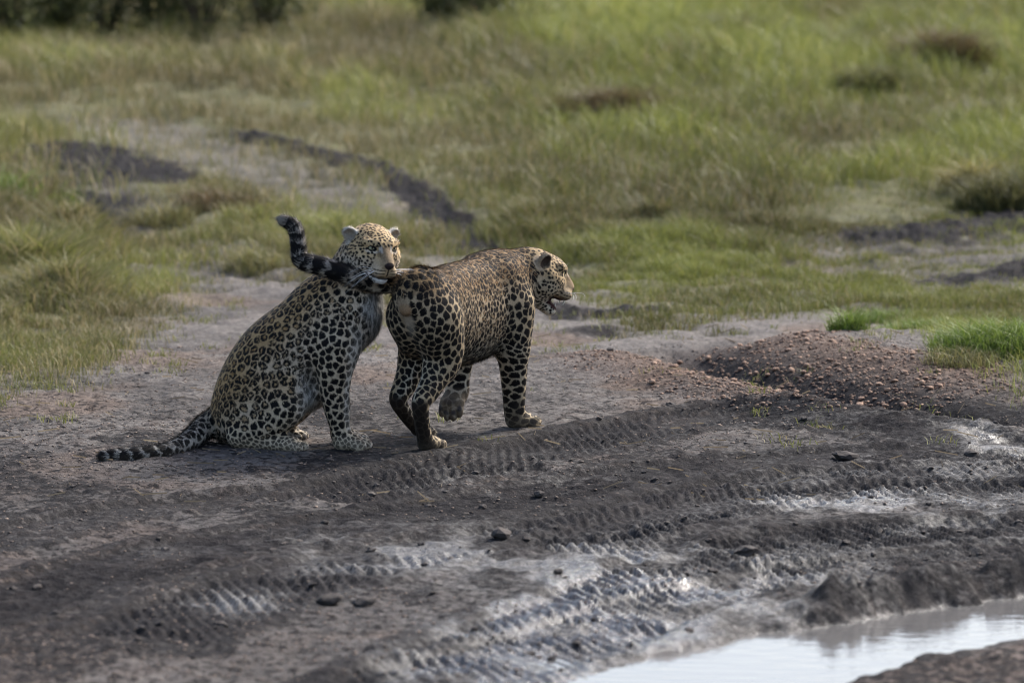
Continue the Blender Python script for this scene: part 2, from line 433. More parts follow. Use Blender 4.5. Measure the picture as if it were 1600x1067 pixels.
# ================================================================ leopards
# A leopard's body is one implicit surface (tapered limbs, ellipsoid muscles, blended) meshed into one continuous skin.
class Field:
    def __init__(s, lo, hi, h):
        s.h = h; s.lo = np.array(lo, np.float32)
        s.n = np.ceil((np.array(hi) - s.lo) / h).astype(int) + 1
        s.D = np.full(s.n, 1.0, np.float32)
        s.prims = []; s.cuts = []
    def block(s, lo, hi):
        a = np.clip(np.floor((np.array(lo) - s.lo) / s.h).astype(int), 0, s.n)
        b = np.clip(np.ceil((np.array(hi) - s.lo) / s.h).astype(int) + 1, 0, s.n)
        ax = [(s.lo[i] + s.h * np.arange(a[i], b[i])).astype(np.float32) for i in range(3)]
        X, Y, Z = np.meshgrid(*ax, indexing='ij', sparse=True)
        return tuple(slice(a[i], b[i]) for i in range(3)), X, Y, Z
    def add(s, fn, lo, hi, k, tag, cut=False):
        m = k + 4 * s.h
        sl, X, Y, Z = s.block(np.array(lo) - m, np.array(hi) + m)
        d = fn(X, Y, Z).astype(np.float32); o = s.D[sl]
        if cut:
            d = -d
            h = np.maximum(k - np.abs(o - d), 0) / max(k, 1e-6)
            s.D[sl] = np.maximum(o, d) + h * h * k * 0.25
            s.cuts.append((tag, fn))
        else:
            h = np.maximum(k - np.abs(o - d), 0) / max(k, 1e-6)
            s.D[sl] = np.minimum(o, d) - h * h * k * 0.25
            s.prims.append((tag, fn))
    def cone(s, a, b, ra, rb, k=.03, tag='body', cut=False):
        a, b = np.asarray(a, float), np.asarray(b, float)
        d = b - a; L2 = max(float(d @ d), 1e-9)
        def fn(X, Y, Z):
            t = np.clip(((X - a[0]) * d[0] + (Y - a[1]) * d[1] + (Z - a[2]) * d[2]) / L2, 0, 1)
            return np.sqrt((X - a[0] - t * d[0]) ** 2 + (Y - a[1] - t * d[1]) ** 2 + (Z - a[2] - t * d[2]) ** 2) - (ra + (rb - ra) * t)
        m = max(ra, rb)
        s.add(fn, np.minimum(a, b) - m, np.maximum(a, b) + m, k, tag, cut)
    def ell(s, c, r, M=None, k=.03, tag='body', cut=False):
        """ellipsoid: radii r along the rows of M"""
        c, r = np.asarray(c, float), np.asarray(r, float)
        M = np.eye(3) if M is None else np.asarray(M, float)
        def fn(X, Y, Z):
            x, y, z = X - c[0], Y - c[1], Z - c[2]
            u = [(M[i, 0] * x + M[i, 1] * y + M[i, 2] * z) / r[i] for i in range(3)]
            k0 = np.sqrt(u[0] ** 2 + u[1] ** 2 + u[2] ** 2)
            k1 = np.sqrt((u[0] / r[0]) ** 2 + (u[1] / r[1]) ** 2 + (u[2] / r[2]) ** 2)
            return k0 * (k0 - 1) / np.maximum(k1, 1e-6)
        e = np.sqrt(((M * r[:, None]) ** 2).sum(0))
        s.add(fn, c - e, c + e, k, tag, cut)
    def tube(s, P, rad, k=.03, tag='body', n=None):
        n = n or (len(P) - 1) * 7 + 1
        Q = spline(np.column_stack([np.asarray(P, float), rad]), n)
        def seg(i, X, Y, Z):
            a, b = Q[i, :3], Q[i + 1, :3]; d = b - a; L2 = max(float(d @ d), 1e-9)
            t = np.clip(((X - a[0]) * d[0] + (Y - a[1]) * d[1] + (Z - a[2]) * d[2]) / L2, 0, 1)
            return np.sqrt((X - a[0] - t * d[0]) ** 2 + (Y - a[1] - t * d[1]) ** 2 + (Z - a[2] - t * d[2]) ** 2) - (Q[i, 3] + (Q[i + 1, 3] - Q[i, 3]) * t)
        def fn(X, Y, Z):
            if X.ndim == 1:
                best = seg(0, X, Y, Z)
                for i in range(1, n - 1): best = np.minimum(best, seg(i, X, Y, Z))
                return best
            xs, ys, zs = X.ravel(), Y.ravel(), Z.ravel()
            best = np.full((len(xs), len(ys), len(zs)), 1.0, np.float32)
            for i in range(n - 1):
                mm = max(Q[i, 3], Q[i + 1, 3]) + k + 4 * s.h
                lo, hi = np.minimum(Q[i, :3], Q[i + 1, :3]) - mm, np.maximum(Q[i, :3], Q[i + 1, :3]) + mm
                sl = tuple(slice(np.searchsorted(c_, lo[j]), np.searchsorted(c_, hi[j])) for j, c_ in enumerate((xs, ys, zs)))
                v = seg(i, X[sl[0]], Y[:, sl[1]], Z[:, :, sl[2]])
                best[sl] = np.minimum(best[sl], v)
            return best
        m = Q[:, 3].max()
        s.add(fn, Q[:, :3].min(0) - m, Q[:, :3].max(0) + m, k, tag)
        return Q
    def surface(s):
        D = s.D; S = D < 0
        c = np.zeros(np.array(D.shape) - 1, np.uint8)
        for a in (0, 1):
            for b in (0, 1):
                for d in (0, 1):
                    c += S[a:D.shape[0] - 1 + a, b:D.shape[1] - 1 + b, d:D.shape[2] - 1 + d]
        act = (c > 0) & (c < 8)
        I = np.argwhere(act)
        idx = np.full(act.shape, -1, np.int32); idx[act] = np.arange(len(I))
        corner = {(a, b, d): D[I[:, 0] + a, I[:, 1] + b, I[:, 2] + d] for a in (0, 1) for b in (0, 1) for d in (0, 1)}
        acc = np.zeros((len(I), 3), np.float32); cnt = np.zeros(len(I), np.float32)
        for p in corner:
            for ax in range(3):
                if p[ax]: continue
                q = list(p); q[ax] = 1; q = tuple(q)
                va, vb = corner[p], corner[q]
                m = (va < 0) != (vb < 0)
                t = np.where(m, va / np.where(m, va - vb, 1), 0)
                pos = np.array(p, np.float32)[None, :].repeat(len(I), 0); pos[:, ax] = t
                acc[m] += pos[m]; cnt[m] += 1
        V = (I + acc / cnt[:, None]) * s.h + s.lo
        F = []
        for ax in range(3):
            b, d = (ax + 1) % 3, (ax + 2) % 3
            s0 = [slice(None)] * 3; s1 = [slice(None)] * 3
            s0[ax] = slice(0, -1); s1[ax] = slice(1, None)
            A, B = S[tuple(s0)], S[tuple(s1)]
            E = np.argwhere(A != B)
            E = E[(E[:, b] > 0) & (E[:, d] > 0) & (E[:, b] < D.shape[b] - 1) & (E[:, d] < D.shape[d] - 1)]
            inside = A[E[:, 0], E[:, 1], E[:, 2]]
            def g(ob, od):
                e = E.copy(); e[:, b] += ob; e[:, d] += od
                return idx[e[:, 0], e[:, 1], e[:, 2]]
            q = np.stack([g(-1, -1), g(0, -1), g(0, 0), g(-1, 0)], 1)
            q[~inside] = q[~inside][:, ::-1]
            F.append(q)
        F = np.vstack(F)
        for it in range(3):
            acc = np.zeros_like(V); n = np.zeros(len(V), np.float32)
            for a in range(4):
                W_ = V[F[:, (a + 1) % 4]]
                for d_ in range(3): acc[:, d_] += np.bincount(F[:, a], W_[:, d_], len(V))
                n += np.bincount(F[:, a], minlength=len(V))
            V = V + 0.5 * (acc / n[:, None] - V)
        return V.astype(np.float32), F
    def group_dist(s, V):
        g = {}
        for tag, fn in s.prims:
            d = fn(V[:, 0], V[:, 1], V[:, 2])
            g[tag] = d if tag not in g else np.minimum(g[tag], d)
        return g

def rot(yaw, pitch, roll=0):
    """rows: forward, left, up; yaw 0 looks along +x, anticlockwise; pitch up"""
    f = np.array([math.cos(pitch) * math.cos(yaw), math.cos(pitch) * math.sin(yaw), math.sin(pitch)])
    l = np.array([-math.sin(yaw), math.cos(yaw), 0.0]); u = np.cross(f, l)
    l2 = l * math.cos(roll) + u * math.sin(roll); u2 = np.cross(f, l2)
    return np.array([f, l2, u2])

def paw(F, c, M, s=1.0, tag='leg', k=.012):
    """flat paw with four toes; c = ground point below the wrist, rows of M forward/left/up"""
    g = lambda f, l, u: np.asarray(c) + s * (f * M[0] + l * M[1] + u * M[2])
    F.ell(g(.025, 0, .032), np.array([.055, .043, .034]) * s, M, k=.02, tag=tag)
    for l, f in ((-.035, .060), (-.0122, .077), (.0122, .077), (.035, .060)):
        F.ell(g(f, l, .024), np.array([.030, .0130, .023]) * s, M, k=.004, tag=tag)

def head(F, c, M, neck_k=.04, s=1.0, jaw=0.0, ear_tilt=0.0, ear_face=.5, ear_u=.040, ear_s=1.0, far_tilt=None):
    g = lambda f, l, u: np.asarray(c) + s * (f * M[0] + l * M[1] + u * M[2])
    e = lambda p, r, k=.03, MM=M, cut=False, tag='head': F.ell(g(*p), np.array(r) * s, MM, k=k * s, tag=tag, cut=cut)
    cn = lambda a, b, ra, rb, k=.025, tag='head', cut=False: F.cone(g(*a), g(*b), ra * s, rb * s, k=k * s, tag=tag, cut=cut)
    e((-.012, 0, .006), (.092, .082, .076), k=neck_k)             # skull
    e((.043, 0, .030), (.050, .054, .040))                         # forehead
    for q in (-1, 1):
        e((.014, q * .056, -.036), (.062, .044, .056), .035)       # cheek ruff
        cn((.075, q * .050, -.018), (.02, q * .080, -.012), .018, .017, .025)  # cheekbone
    cn((.058, 0, .030), (.130, 0, -.024), .036, .024, .02)         # nose bridge
    cn((.045, 0, -.035), (.108, 0, -.052), .053, .036, .03)        # muzzle mass
    for q in (-1, 1):
        e((.116, q * .022, -.060), (.032, .026, .024), .010)       # whisker pads
        e((.088, q * .0425, .019), (.018, .0170, .0100), .006, cut=True)   # eye opening
        cn((.088, q * .024, .037), (.060, q * .066, .040), .011, .010, .024)   # brow ridge
        cn((.0910, q * .027, .0272), (.072, q * .060, .0318), .0068, .0065, .006)   # upper lid
        cn((.0905, q * .029, .0090), (.072, q * .060, .0110), .0060, .0060, .008)   # lower lid
    hx, hz = .000, -.045                                            # the lower jaw swings about its hinge
    def jw(f, l, u):
        df, du = f - hx, u - hz
        return (hx + df * math.cos(jaw) + du * math.sin(jaw), l, hz - df * math.sin(jaw) + du * math.cos(jaw))
    e(jw(.020, 0, -.086), (.055, .050, .034), .03)
    F.cone(g(*jw(.03, 0, -.088)), g(*jw(.106, 0, -.092)), .036 * s, (.026 if jaw > .15 else .019) * s, k=.02 * s, tag='head')
    if jaw > 0.15:                                                  # the open mouth between the jaws
        p1, p2 = jw(.060, 0, -.072), jw(.135, 0, -.075)
        m1 = g((p1[0] + .060) / 2, 0, (p1[2] - .072) / 2); m2 = g((p2[0] + .140) / 2, 0, (p2[2] - .080) / 2)
        dv = m2 - m1; dv /= np.linalg.norm(dv)
        MJ = np.array([dv, M[1], np.cross(dv, M[1])])
        F.ell((m1 + m2) / 2 + dv * .006 - M[1] * .046 * s, np.array([.044, .052, .021]) * s, MJ, k=.006, tag='mouth', cut=True)
    else:
        for q in (-1, 1): cn((.080, q * .036, -.088), (.152, 0, -.083), .0035, .0035, .005, cut=True)
    e((.146, 0, -.029), (.013, .021, .011), .006)                  # nose leather
    cn((.154, 0, -.044), (.148, 0, -.076), .0028, .0028, .004, cut=True)
    for q in (-1, 1):                                               # ear: cupped shell
        a = q * (.60 + (ear_tilt if q < 0 or far_tilt is None else far_tilt))
        ou = np.array([-.1, math.sin(a), math.cos(a)]); ou /= np.linalg.norm(ou)
        fr = np.array([math.cos(ear_face), math.sin(ear_face) * q, 0]); fr = fr - ou * (fr @ ou); fr /= np.linalg.norm(fr)
        sd = np.cross(ou, fr)
        ME = np.array([fr @ M, sd @ M, ou @ M]); es = s * ear_s
        ce = g(*(np.array([-.022, q * .066, ear_u]) + ou * .026))
        F.ell(ce, np.array([.018, .031, .038]) * es, ME, k=.012 * s, tag='ear')
        F.ell(ce + ME[0] * .015 * es + ME[2] * .004 * es, np.array([.016, .023, .029]) * es, ME, k=.005 * s, tag='earcut', cut=True)
    return g

def poisson(V, rad, N, rs):
    """blue-noise spot centres among mesh vertices, spacing rad per vertex"""
    order = rs.permutation(len(V))[:N]
    P = np.zeros((12000, 3), np.float32); Rr = np.zeros(12000, np.float32); I = []
    n = 0
    for i in order:
        p = V[i]; r = rad[i]
        if n:
            d = P[:n] - p
            if ((d * d).sum(1) < (np.minimum(Rr[:n], r) * .5 + r * .5) ** 2).any(): continue
        P[n] = p; Rr[n] = r; I.append(i); n += 1
        if n >= 12000: break
    return P[:n], Rr[:n], np.array(I)

def nearest2(V, P, Rr):
    """normalised distance to the nearest and second nearest spot centre"""
    n = len(V); f1 = np.empty(n, np.float32); f2 = np.empty(n, np.float32); ix = np.empty(n, np.int32)
    order = np.argsort(V[:, 2]); po = np.argsort(P[:, 2]); Pz = P[po, 2]
    for s in range(0, n, 1500):
        o = order[s:s + 1500]; v = V[o]
        a = np.searchsorted(Pz, v[0, 2] - .09); b = np.searchsorted(Pz, v[-1, 2] + .09)
        c = po[a:b] if b - a > 2 else po
        q = P[c]
        d = np.sqrt(np.maximum(((v[:, None, :] - q[None]) ** 2).sum(2), 0)) / Rr[c][None]
        k = np.argmin(d, 1); r = np.arange(len(o))
        f1[o] = d[r, k]; ix[o] = c[k]; d[r, k] = 9; f2[o] = d.min(1)
    return f1, f2, ix

def coat_material(name, rough=.62):
    m, nt, N, L, b = new_mat(name)
    a = attr_node(nt, 'col')
    n = N.new('ShaderNodeTexNoise'); n.inputs['Scale'].default_value = 160; n.inputs['Detail'].default_value = 3
    tc = N.new('ShaderNodeTexCoord'); L.new(tc.outputs['Object'], n.inputs['Vector'])
    mr = N.new('ShaderNodeMapRange'); mr.inputs[1].default_value = .25; mr.inputs[2].default_value = .75; mr.inputs[3].default_value = .78; mr.inputs[4].default_value = 1.2
    L.new(n.outputs[0], mr.inputs[0])
    mx = N.new('ShaderNodeMix'); mx.data_type = 'RGBA'; mx.blend_type = 'MULTIPLY'; mx.inputs[0].default_value = 1
    L.new(a.outputs['Color'], mx.inputs[6]); L.new(mr.outputs[0], mx.inputs[7])
    L.new(mx.outputs[2], b.inputs['Base Color'])
    b.inputs['Roughness'].default_value = rough
    b.inputs['Specular IOR Level'].default_value = .06
    b.inputs['Sheen Weight'].default_value = .03
    b.inputs['Sheen Roughness'].default_value = .4
    bp = N.new('ShaderNodeBump'); bp.inputs['Strength'].default_value = .35; bp.inputs['Distance'].default_value = .004
    L.new(n.outputs[0], bp.inputs['Height']); L.new(bp.outputs[0], b.inputs['Normal'])
    return m
COAT = coat_material('leopard_coat')
FUR = coat_material('leopard_fur', .55)

def eye_material():
    m, nt, N, L, b = new_mat('leopard_eye')
    L.new(attr_node(nt, 'col').outputs['Color'], b.inputs['Base Color'])
    b.inputs['Roughness'].default_value = .08
    b.inputs['Coat Weight'].default_value = .6
    return m
EYE = eye_material()
def plain(name, c, rough=.6, spec=.3):
    m, nt, N, L, b = new_mat(name)
    n = N.new('ShaderNodeTexNoise'); n.inputs['Scale'].default_value = 40
    mx = N.new('ShaderNodeMix'); mx.data_type = 'RGBA'
    mx.inputs[6].default_value = (*[x * .8 for x in c], 1); mx.inputs[7].default_value = (*[min(1, x * 1.15) for x in c], 1)
    L.new(n.outputs[0], mx.inputs[0]); L.new(mx.outputs[2], b.inputs['Base Color'])
    b.inputs['Roughness'].default_value = rough; b.inputs['Specular IOR Level'].default_value = spec
    return m
WHISKER = plain('whisker', (.75, .74, .72), .35)
TONGUE = plain('tongue', (.38, .13, .15), .35, .5)
TOOTH = plain('tooth', (.72, .68, .56), .3, .5)

def uv_ball(c, r, M=None, nu=16, nv=12):
    M = np.eye(3) if M is None else M
    V, F = [], []
    th = np.linspace(0, math.pi, nv + 1); ph = np.linspace(0, 2 * math.pi, nu, endpoint=False)
    for t in th:
        for p in ph:
            V.append((math.cos(t), math.sin(t) * math.cos(p), math.sin(t) * math.sin(p)))
    V = np.array(V)
    for i in range(nv):
        for j in range(nu):
            F.append((i * nu + j, (i + 1) * nu + j, (i + 1) * nu + (j + 1) % nu, i * nu + (j + 1) % nu))
    return (V * np.asarray(r)) @ M + np.asarray(c), np.array(F)[:, ::-1], V

def hair_tube(P, r0, r1, n=10, k=5):
    Q = spline(P, n); V, F = [], []
    for i in range(n):
        d = Q[min(i + 1, n - 1)] - Q[max(i - 1, 0)]; d /= np.linalg.norm(d)
        a = np.cross(d, [.3, .5, .81]); a /= np.linalg.norm(a); b = np.cross(d, a)
        r = r0 + (r1 - r0) * i / (n - 1)
        for j in range(k):
            w = 2 * math.pi * j / k
            V.append(Q[i] + r * (math.cos(w) * a + math.sin(w) * b))
    for i in range(n - 1):
        for j in range(k):
            F.append((i * k + j, i * k + (j + 1) % k, (i + 1) * k + (j + 1) % k, (i + 1) * k + j))
    return np.array(V), np.array(F)

def finish(F, name, label, base, M, hc, HM, hs, tailQ, style, rs, flow_fn, jaw=0.0, eye_look=(0, 0)):
    """mesh the field, paint the coat, grow fur, add eyes and whiskers"""
    V, Fq = F.surface()
    G = F.group_dist(V)
    me = mesh_np('body', V - base, Fq)
    nrm = np.empty(len(V) * 3, np.float32); me.vertices.foreach_get('normal', nrm); nrm = nrm.reshape(-1, 3)
    big = np.full(len(V), 1.0, np.float32)
    gd = lambda t: G.get(t, big)
    dbody, dhead, dleg, dtail, dear = np.minimum(gd('body'), gd('thigh')), np.minimum(gd('head'), gd('ear')), gd('leg'), gd('tail'), gd('ear')
    w_head = sstep(.03, -.01, dhead - np.minimum(dbody, dleg))
    w_tail = sstep(.02, -.01, dtail - np.minimum(dbody, dleg))
    if style.get('tail_free'): w_tail = np.maximum(w_tail, 0)
    w_leg = sstep(.04, -.04, dleg - dbody) * (1 - w_head)
    L = (V - base) @ M.T                         # forward, left, up
    H = (V - hc) @ HM.T / hs                      # head frame
    hf, hl, hu = H[:, 0], np.abs(H[:, 1]), H[:, 2]
    z = V[:, 2]
    # ---------------- ground colour of the coat
    belly = style['belly'](L, nrm, V)
    c = mix(style['back'], style['flank'], sstep(.75, .05, nrm[:, 2] + style['dorsal'](L, V))[:, None])
    c = mix(c, style['white'], belly[:, None])
    legc = mix(style['legout'], style['white'], sstep(-.1, .75, style['inner'](L, nrm, V))[:, None] * .8)
    c = mix(c, legc, (w_leg * (1 - belly * .5))[:, None])
    # head
    h = np.empty_like(c); h[:] = style['headtan']
    h = mix(h, style['white'], (sstep(.0, -.045, hu) * sstep(.02, .045, hl) * sstep(-.07, -.03, hf) * .38)[:, None])   # pale cheeks
    h = mix(h, style['white'], (sstep(-.076, -.090, hu) * sstep(-.06, .0, hf))[:, None])        # chin
    h = mix(h, style['nosebridge'], (sstep(.034, .020, hl) * sstep(.080, .10, hf) * sstep(-.058, -.040, hu) * sstep(.040, .024, hu))[:, None])
    h = mix(h, style['white'], (sstep(.008, .003, np.abs(hl - .022)) * sstep(.075, .085, hf) * sstep(.006, .016, hu) * sstep(.04, .028, hu) * .35)[:, None])
    eye_d = np.sqrt((hf - .083) ** 2 + (hl - .0435) ** 2 + ((hu - .020) * 1.5) ** 2)
    h = mix(h, style['white'], (sstep(.036, .026, eye_d) * sstep(.016, .008, hu) * .35)[:, None])
    h = mix(h, style['muzzle'], (sstep(.085, .105, hf) * sstep(-.082, -.072, hu) * sstep(.0, -.03, hu) * .7)[:, None])
    c = mix(c, h, w_head[:, None])
    c *= (1 + .10 * noise3(*(V * 45).T, seed=3) + .08 * noise3(*(V * 14).T, seed=4))[:, None]
    # ---------------- spots
    torso_r = style['spacing'](L, V)
    rad = torso_r * (1 - w_leg) + style['leg_spacing'](z) * w_leg
    rad = rad * (1 - .35 * sstep(.09, .04, z) * w_leg)
    rad = rad * (1 - w_tail) + .030 * w_tail
    rad = rad * (1 - w_head) + (.0108 + .006 * sstep(.03, -.06, hf)) * w_head
    wv = V + .22 * rad[:, None] * np.stack([noise3(*(V * 75).T, seed=11), noise3(*(V * 75).T, seed=12), noise3(*(V * 75).T, seed=13)], 1)
    S = style['stretch']
    def st(A): return (A @ M.T) * S
    sV = st(wv - base) * (1 - w_head[:, None]) + w_head[:, None] * (wv - base) @ M.T
    if 'warp' in style: sV = style['warp'](sV, L, w_leg, z)
    P, Rr, I = poisson(sV, rad, 30000, rs)
    f1, f2, ix = nearest2(sV, P, Rr)
    prand = rs.random(len(P)).astype(np.float32)[ix]
    solid_w = np.clip(np.maximum(w_leg, w_head) + w_tail + style['solid'](L, V), 0, 1)
    isolid = (prand < solid_w).astype(np.float32)
    v = (sV - P[ix]) / Rr[ix][:, None]
    brk = noise3(v[:, 0] * 3.0 + ix * 7.1, v[:, 1] * 3.0 + ix * 3.3, v[:, 2] * 3.0, seed=21)
    edge = f2 - f1
    ro = style['ro']; ri = style['ri']
    e2 = edge + .13 * brk + .05 * noise3(*(V * 190).T, seed=23)
    gap = (style['gap'] + .05 * w_leg) * (1 + .5 * (prand * 3.3 % 1))
    cell = sstep(gap - .07, gap + .07, e2) * sstep(.74, .62, f1 + .08 * brk)
    inner = sstep(ri - .09, ri + .09, edge + .10 * brk)
    ring = cell * (1 - inner * .92) * sstep(-.68, -.42, brk)
    sz = style.get('szadd', 0) * (1 - w_head) * (1 - w_leg) + (.45 + .12 * (prand * 7.7 % 1)) + .09 * w_leg
    dot = sstep(sz + .06, sz - .05, f1 + .10 * brk) * sstep(.02, .08, edge) * w_head + (1 - w_head) * cell
    black = dot * isolid + ring * (1 - isolid)
    c = mix(c, c * np.array(style['inner_tint']), (inner * (1 - isolid) * (1 - belly))[:, None])
    # no spots on nose, muzzle front, inside ears
    nos = np.maximum(sstep(.036, .022, hl) * sstep(.084, .096, hf), sstep(.096, .106, hf)) * w_head * sstep(.036, .022, hu)
    black *= 1 - nos
    black *= 1 - style['nospot'](L, V, nrm)
    black *= 1 - style.get('thin', 0) * belly * sstep(.10, .22, f1)
    # paws: small sparse dots
    foot = sstep(.075, .035, z - style['ground'](V)) * w_leg
    black *= 1 - .15 * foot
    blk = np.array((.010, .009, .009))
    # whisker rows
    row = np.sin((hu + .066) * 2 * math.pi / .0125) * .5 + .5
    wr = sstep(.55, .8, row) * sstep(.006, .014, hl) * sstep(.098, .108, hf) * sstep(-.080, -.074, hu) * sstep(-.038, -.046, hu) * sstep(-.3, .2, noise3(*(H * 220).T, seed=5) + .45)
    black = np.maximum(black, wr * w_head * .85)
    # eye rims and the dark tear streak
    rim = sstep(.0200, .0172, eye_d)
    tear = sstep(.0055, .003, np.abs(hl - (.026 + .10 * np.clip(.012 - hu, -.01, .03)))) * sstep(.07, .08, hf) * sstep(.022, .014, hu) * sstep(-.010, .0, hu)
    black = np.maximum(black, np.maximum(rim, tear * .45) * w_head)
    # lips
    if jaw < .15:
        lip = sstep(.0065, .004, np.abs(hu + .0845)) * sstep(.08, .09, hf)
        phil = sstep(.004, .002, hl) * sstep(.135, .14, hf) * sstep(-.042, -.046, hu) * sstep(-.088, -.084, hu)
        black = np.maximum(black, np.maximum(lip, phil) * w_head * .9)
    # tail rings
    if tailQ is not None:
        T = tailQ[:, :3]; d = ((V[:, None, :] - T[None]) ** 2).sum(2); ti = d.argmin(1).astype(np.float32)
        t0 = T[np.maximum(ti.astype(int) - 1, 0)]; t1 = T[np.minimum(ti.astype(int) + 1, len(T) - 1)]
        dd = t1 - t0; fr = ((V - (t0 + t1) / 2) * dd).sum(1) / np.maximum((dd * dd).sum(1), 1e-9) * 2
        t = (ti + np.clip(fr, -.6, .6)) / (len(T) - 1)
        wv2 = noise3(*(V * 40).T, seed=31)
        band = np.sin(2 * math.pi * (t * style['rings'] + .30 * wv2 + .14 * noise3(*(V * 110).T, seed=33)))
        ringm = sstep(style['ringcut'] - .12, style['ringcut'] + .12, band)
        far = sstep(style['ring_from'] - .06, style['ring_from'] + .06, t + .04 * wv2) * w_tail
        tc = mix(style['tailbase'], style['tailpale'], sstep(.1, .5, t)[:, None])
        tc = mix(tc, style['white'], (sstep(-.1, -.8, nrm[:, 2]) * .7 * sstep(.1, .3, t))[:, None])
        c = mix(c, tc, (w_tail * .9)[:, None])
        black = black * (1 - far) + ringm * far
        tip = sstep(.988, 1.0, t) * w_tail
        c = mix(c, style['white'], (tip * .5)[:, None])
        if style.get('whitetip'): black *= 1 - tip * .5
    else:
        t = np.zeros(len(V), np.float32)
    # ear backs black with a pale patch, insides pale, the walker's darkened with painted cup shade
    wear = sstep(.006, -.003, dear - gd('head')) * (w_head > .5)
    dcut = np.full(len(V), 1.0, np.float32)
    for tag_, fn_ in F.cuts:
        if tag_ == 'earcut': dcut = np.minimum(dcut, fn_(V[:, 0], V[:, 1], V[:, 2]))
    ein = sstep(.0045, .0005, dcut)
    c = mix(c, style['earrim'], wear[:, None]); c = mix(c, style['earin'], (wear * ein)[:, None]); black *= 1 - wear * .93
    back_ear = wear * sstep(.2, -.3, nrm @ HM[0]) * sstep(.14, .10, H[:, 2])
    black = np.maximum(black, back_ear * style['earback'])
    # nose leather
    nose_d = np.sqrt(((hf - .150) / .017) ** 2 + (hl / (.0195 + .3 * np.minimum(hu + .030, 0))) ** 2 + ((hu + .031) / .0135) ** 2)
    nz = sstep(1.12, .95, nose_d) * w_head * sstep(.135, .141, hf + np.where(hu < -.02, .004, 0))
    c = c * (1 - black[:, None]) + blk * black[:, None]
    c = mix(c, style['nose'], nz[:, None])
    c = style['extra'](c, L, V, nrm, w_leg, H, w_head)
    if jaw > .15:                                 # mouth lining
        mo = style['mouth'](H) * w_head
        c = mix(c, (.035, .012, .014), mo[:, None])
    c = np.clip(c, .004, .9)
    vcol(me, c)
    root = link(name, None, label=label, category='leopard', group='leopards on the muddy track')
    root.location = base - np.array([0, 0, .008])
    link('body', me, COAT, root)
    # ---------------- fur
    n = style['hairs']
    tri_area = np.linalg.norm(np.cross(V[Fq[:, 1]] - V[Fq[:, 0]], V[Fq[:, 3]] - V[Fq[:, 0]]), axis=1)
    fi = rs.choice(len(Fq), n, p=tri_area / tri_area.sum())
    w = rs.random((n, 4)).astype(np.float32) ** 1.0; w /= w.sum(1, keepdims=True)
    bl = lambda A: (A[Fq[fi]] * w[:, :, None]).sum(1)
    p, nn, cc = bl(V), bl(nrm), bl(c)
    nn /= np.linalg.norm(nn, axis=1, keepdims=True) + 1e-9
    fl = flow_fn(V, L, H, w_leg, w_head, w_tail, tailQ); fl = fl[Fq[fi, 0]]
    fl = fl - nn * (fl * nn).sum(1, keepdims=True); fl /= np.linalg.norm(fl, axis=1, keepdims=True) + 1e-6
    lenv = (.0105 * (1 - w_leg) + .007 * w_leg) * (1 - w_head) + w_head * np.where(hf > .07, .003, .009)
    lenv = lenv * (1 - w_tail) + .023 * w_tail + .016 * belly * (1 - w_head) * (1 - w_leg) * (1 - w_tail)
    lenv = lenv + style['earfur'] * wear
    lenv = lenv * (1 - .97 * np.clip(rim * w_head + nz + sstep(.12, .13, hf) * w_head * .6, 0, 1)) * (1 - .6 * foot)
    ln = lenv[Fq[fi, 0]] * rs.uniform(.6, 1.3, n)
    keep = ln > .0018
    p, nn, cc, fl, ln = p[keep], nn[keep], cc[keep], fl[keep], ln[keep]; n = len(p)
    jit = rs.normal(0, .17, (n, 3)) * (1 + .6 * w_tail[Fq[fi, 0]][keep])[:, None]
    lift = rs.uniform(.12, .40, n)[:, None]
    d = fl * (1 - lift * .5) + nn * lift + jit; d /= np.linalg.norm(d, axis=1, keepdims=True)
    side = np.cross(d, nn + 1e-4); side /= np.linalg.norm(side, axis=1, keepdims=True) + 1e-9
    wd = rs.uniform(.0007, .0013, n)[:, None]
    p0 = p - nn * .001
    HV = np.empty((n, 3, 3), np.float32)
    HV[:, 0] = p0 - side * wd; HV[:, 1] = p0 + side * wd; HV[:, 2] = p0 + d * ln[:, None]
    HF = np.arange(n * 3, dtype=np.int32).reshape(n, 3)
    fm = mesh_np('fur', HV.reshape(-1, 3) - base, HF)
    vcol(fm, np.repeat(cc * rs.uniform(.82, 1.2, n)[:, None], 3, 0))
    fn = nn + d * .25 + rs.normal(0, .10, (n, 3)); fn /= np.linalg.norm(fn, axis=1, keepdims=True)
    fm.normals_split_custom_set_from_vertices(np.repeat(fn, 3, 0).astype(np.float32))
    link('fur', fm, FUR, root, kind='stuff')
    # ---------------- eyes, whiskers
    g = lambda f, l, u: np.asarray(hc) + hs * (f * HM[0] + l * HM[1] + u * HM[2])
    for q in (-1, 1):
        Vb, Fb, U = uv_ball((0, 0, 0), (.0168 * hs,) * 3, np.eye(3), 24, 20)
        look = HM[0] + q * .28 * HM[1] + eye_look[0] * HM[1] + eye_look[1] * HM[2]; look /= np.linalg.norm(look)
        sdv = np.cross(HM[2], look); sdv /= np.linalg.norm(sdv); upv = np.cross(look, sdv)
        Vb = Vb @ np.array([look, sdv, upv])
        an = U[:, 0]
        cc_ = np.where((an > .965)[:, None], (.006, .006, .006), np.where((an > .52)[:, None], style['iris'], (.02, .015, .012)))
        em = mesh_np('eye', Vb + g(.0705, q * .0415, .0205) - base, Fb); vcol(em, cc_)
        link('eye', em, EYE, root)
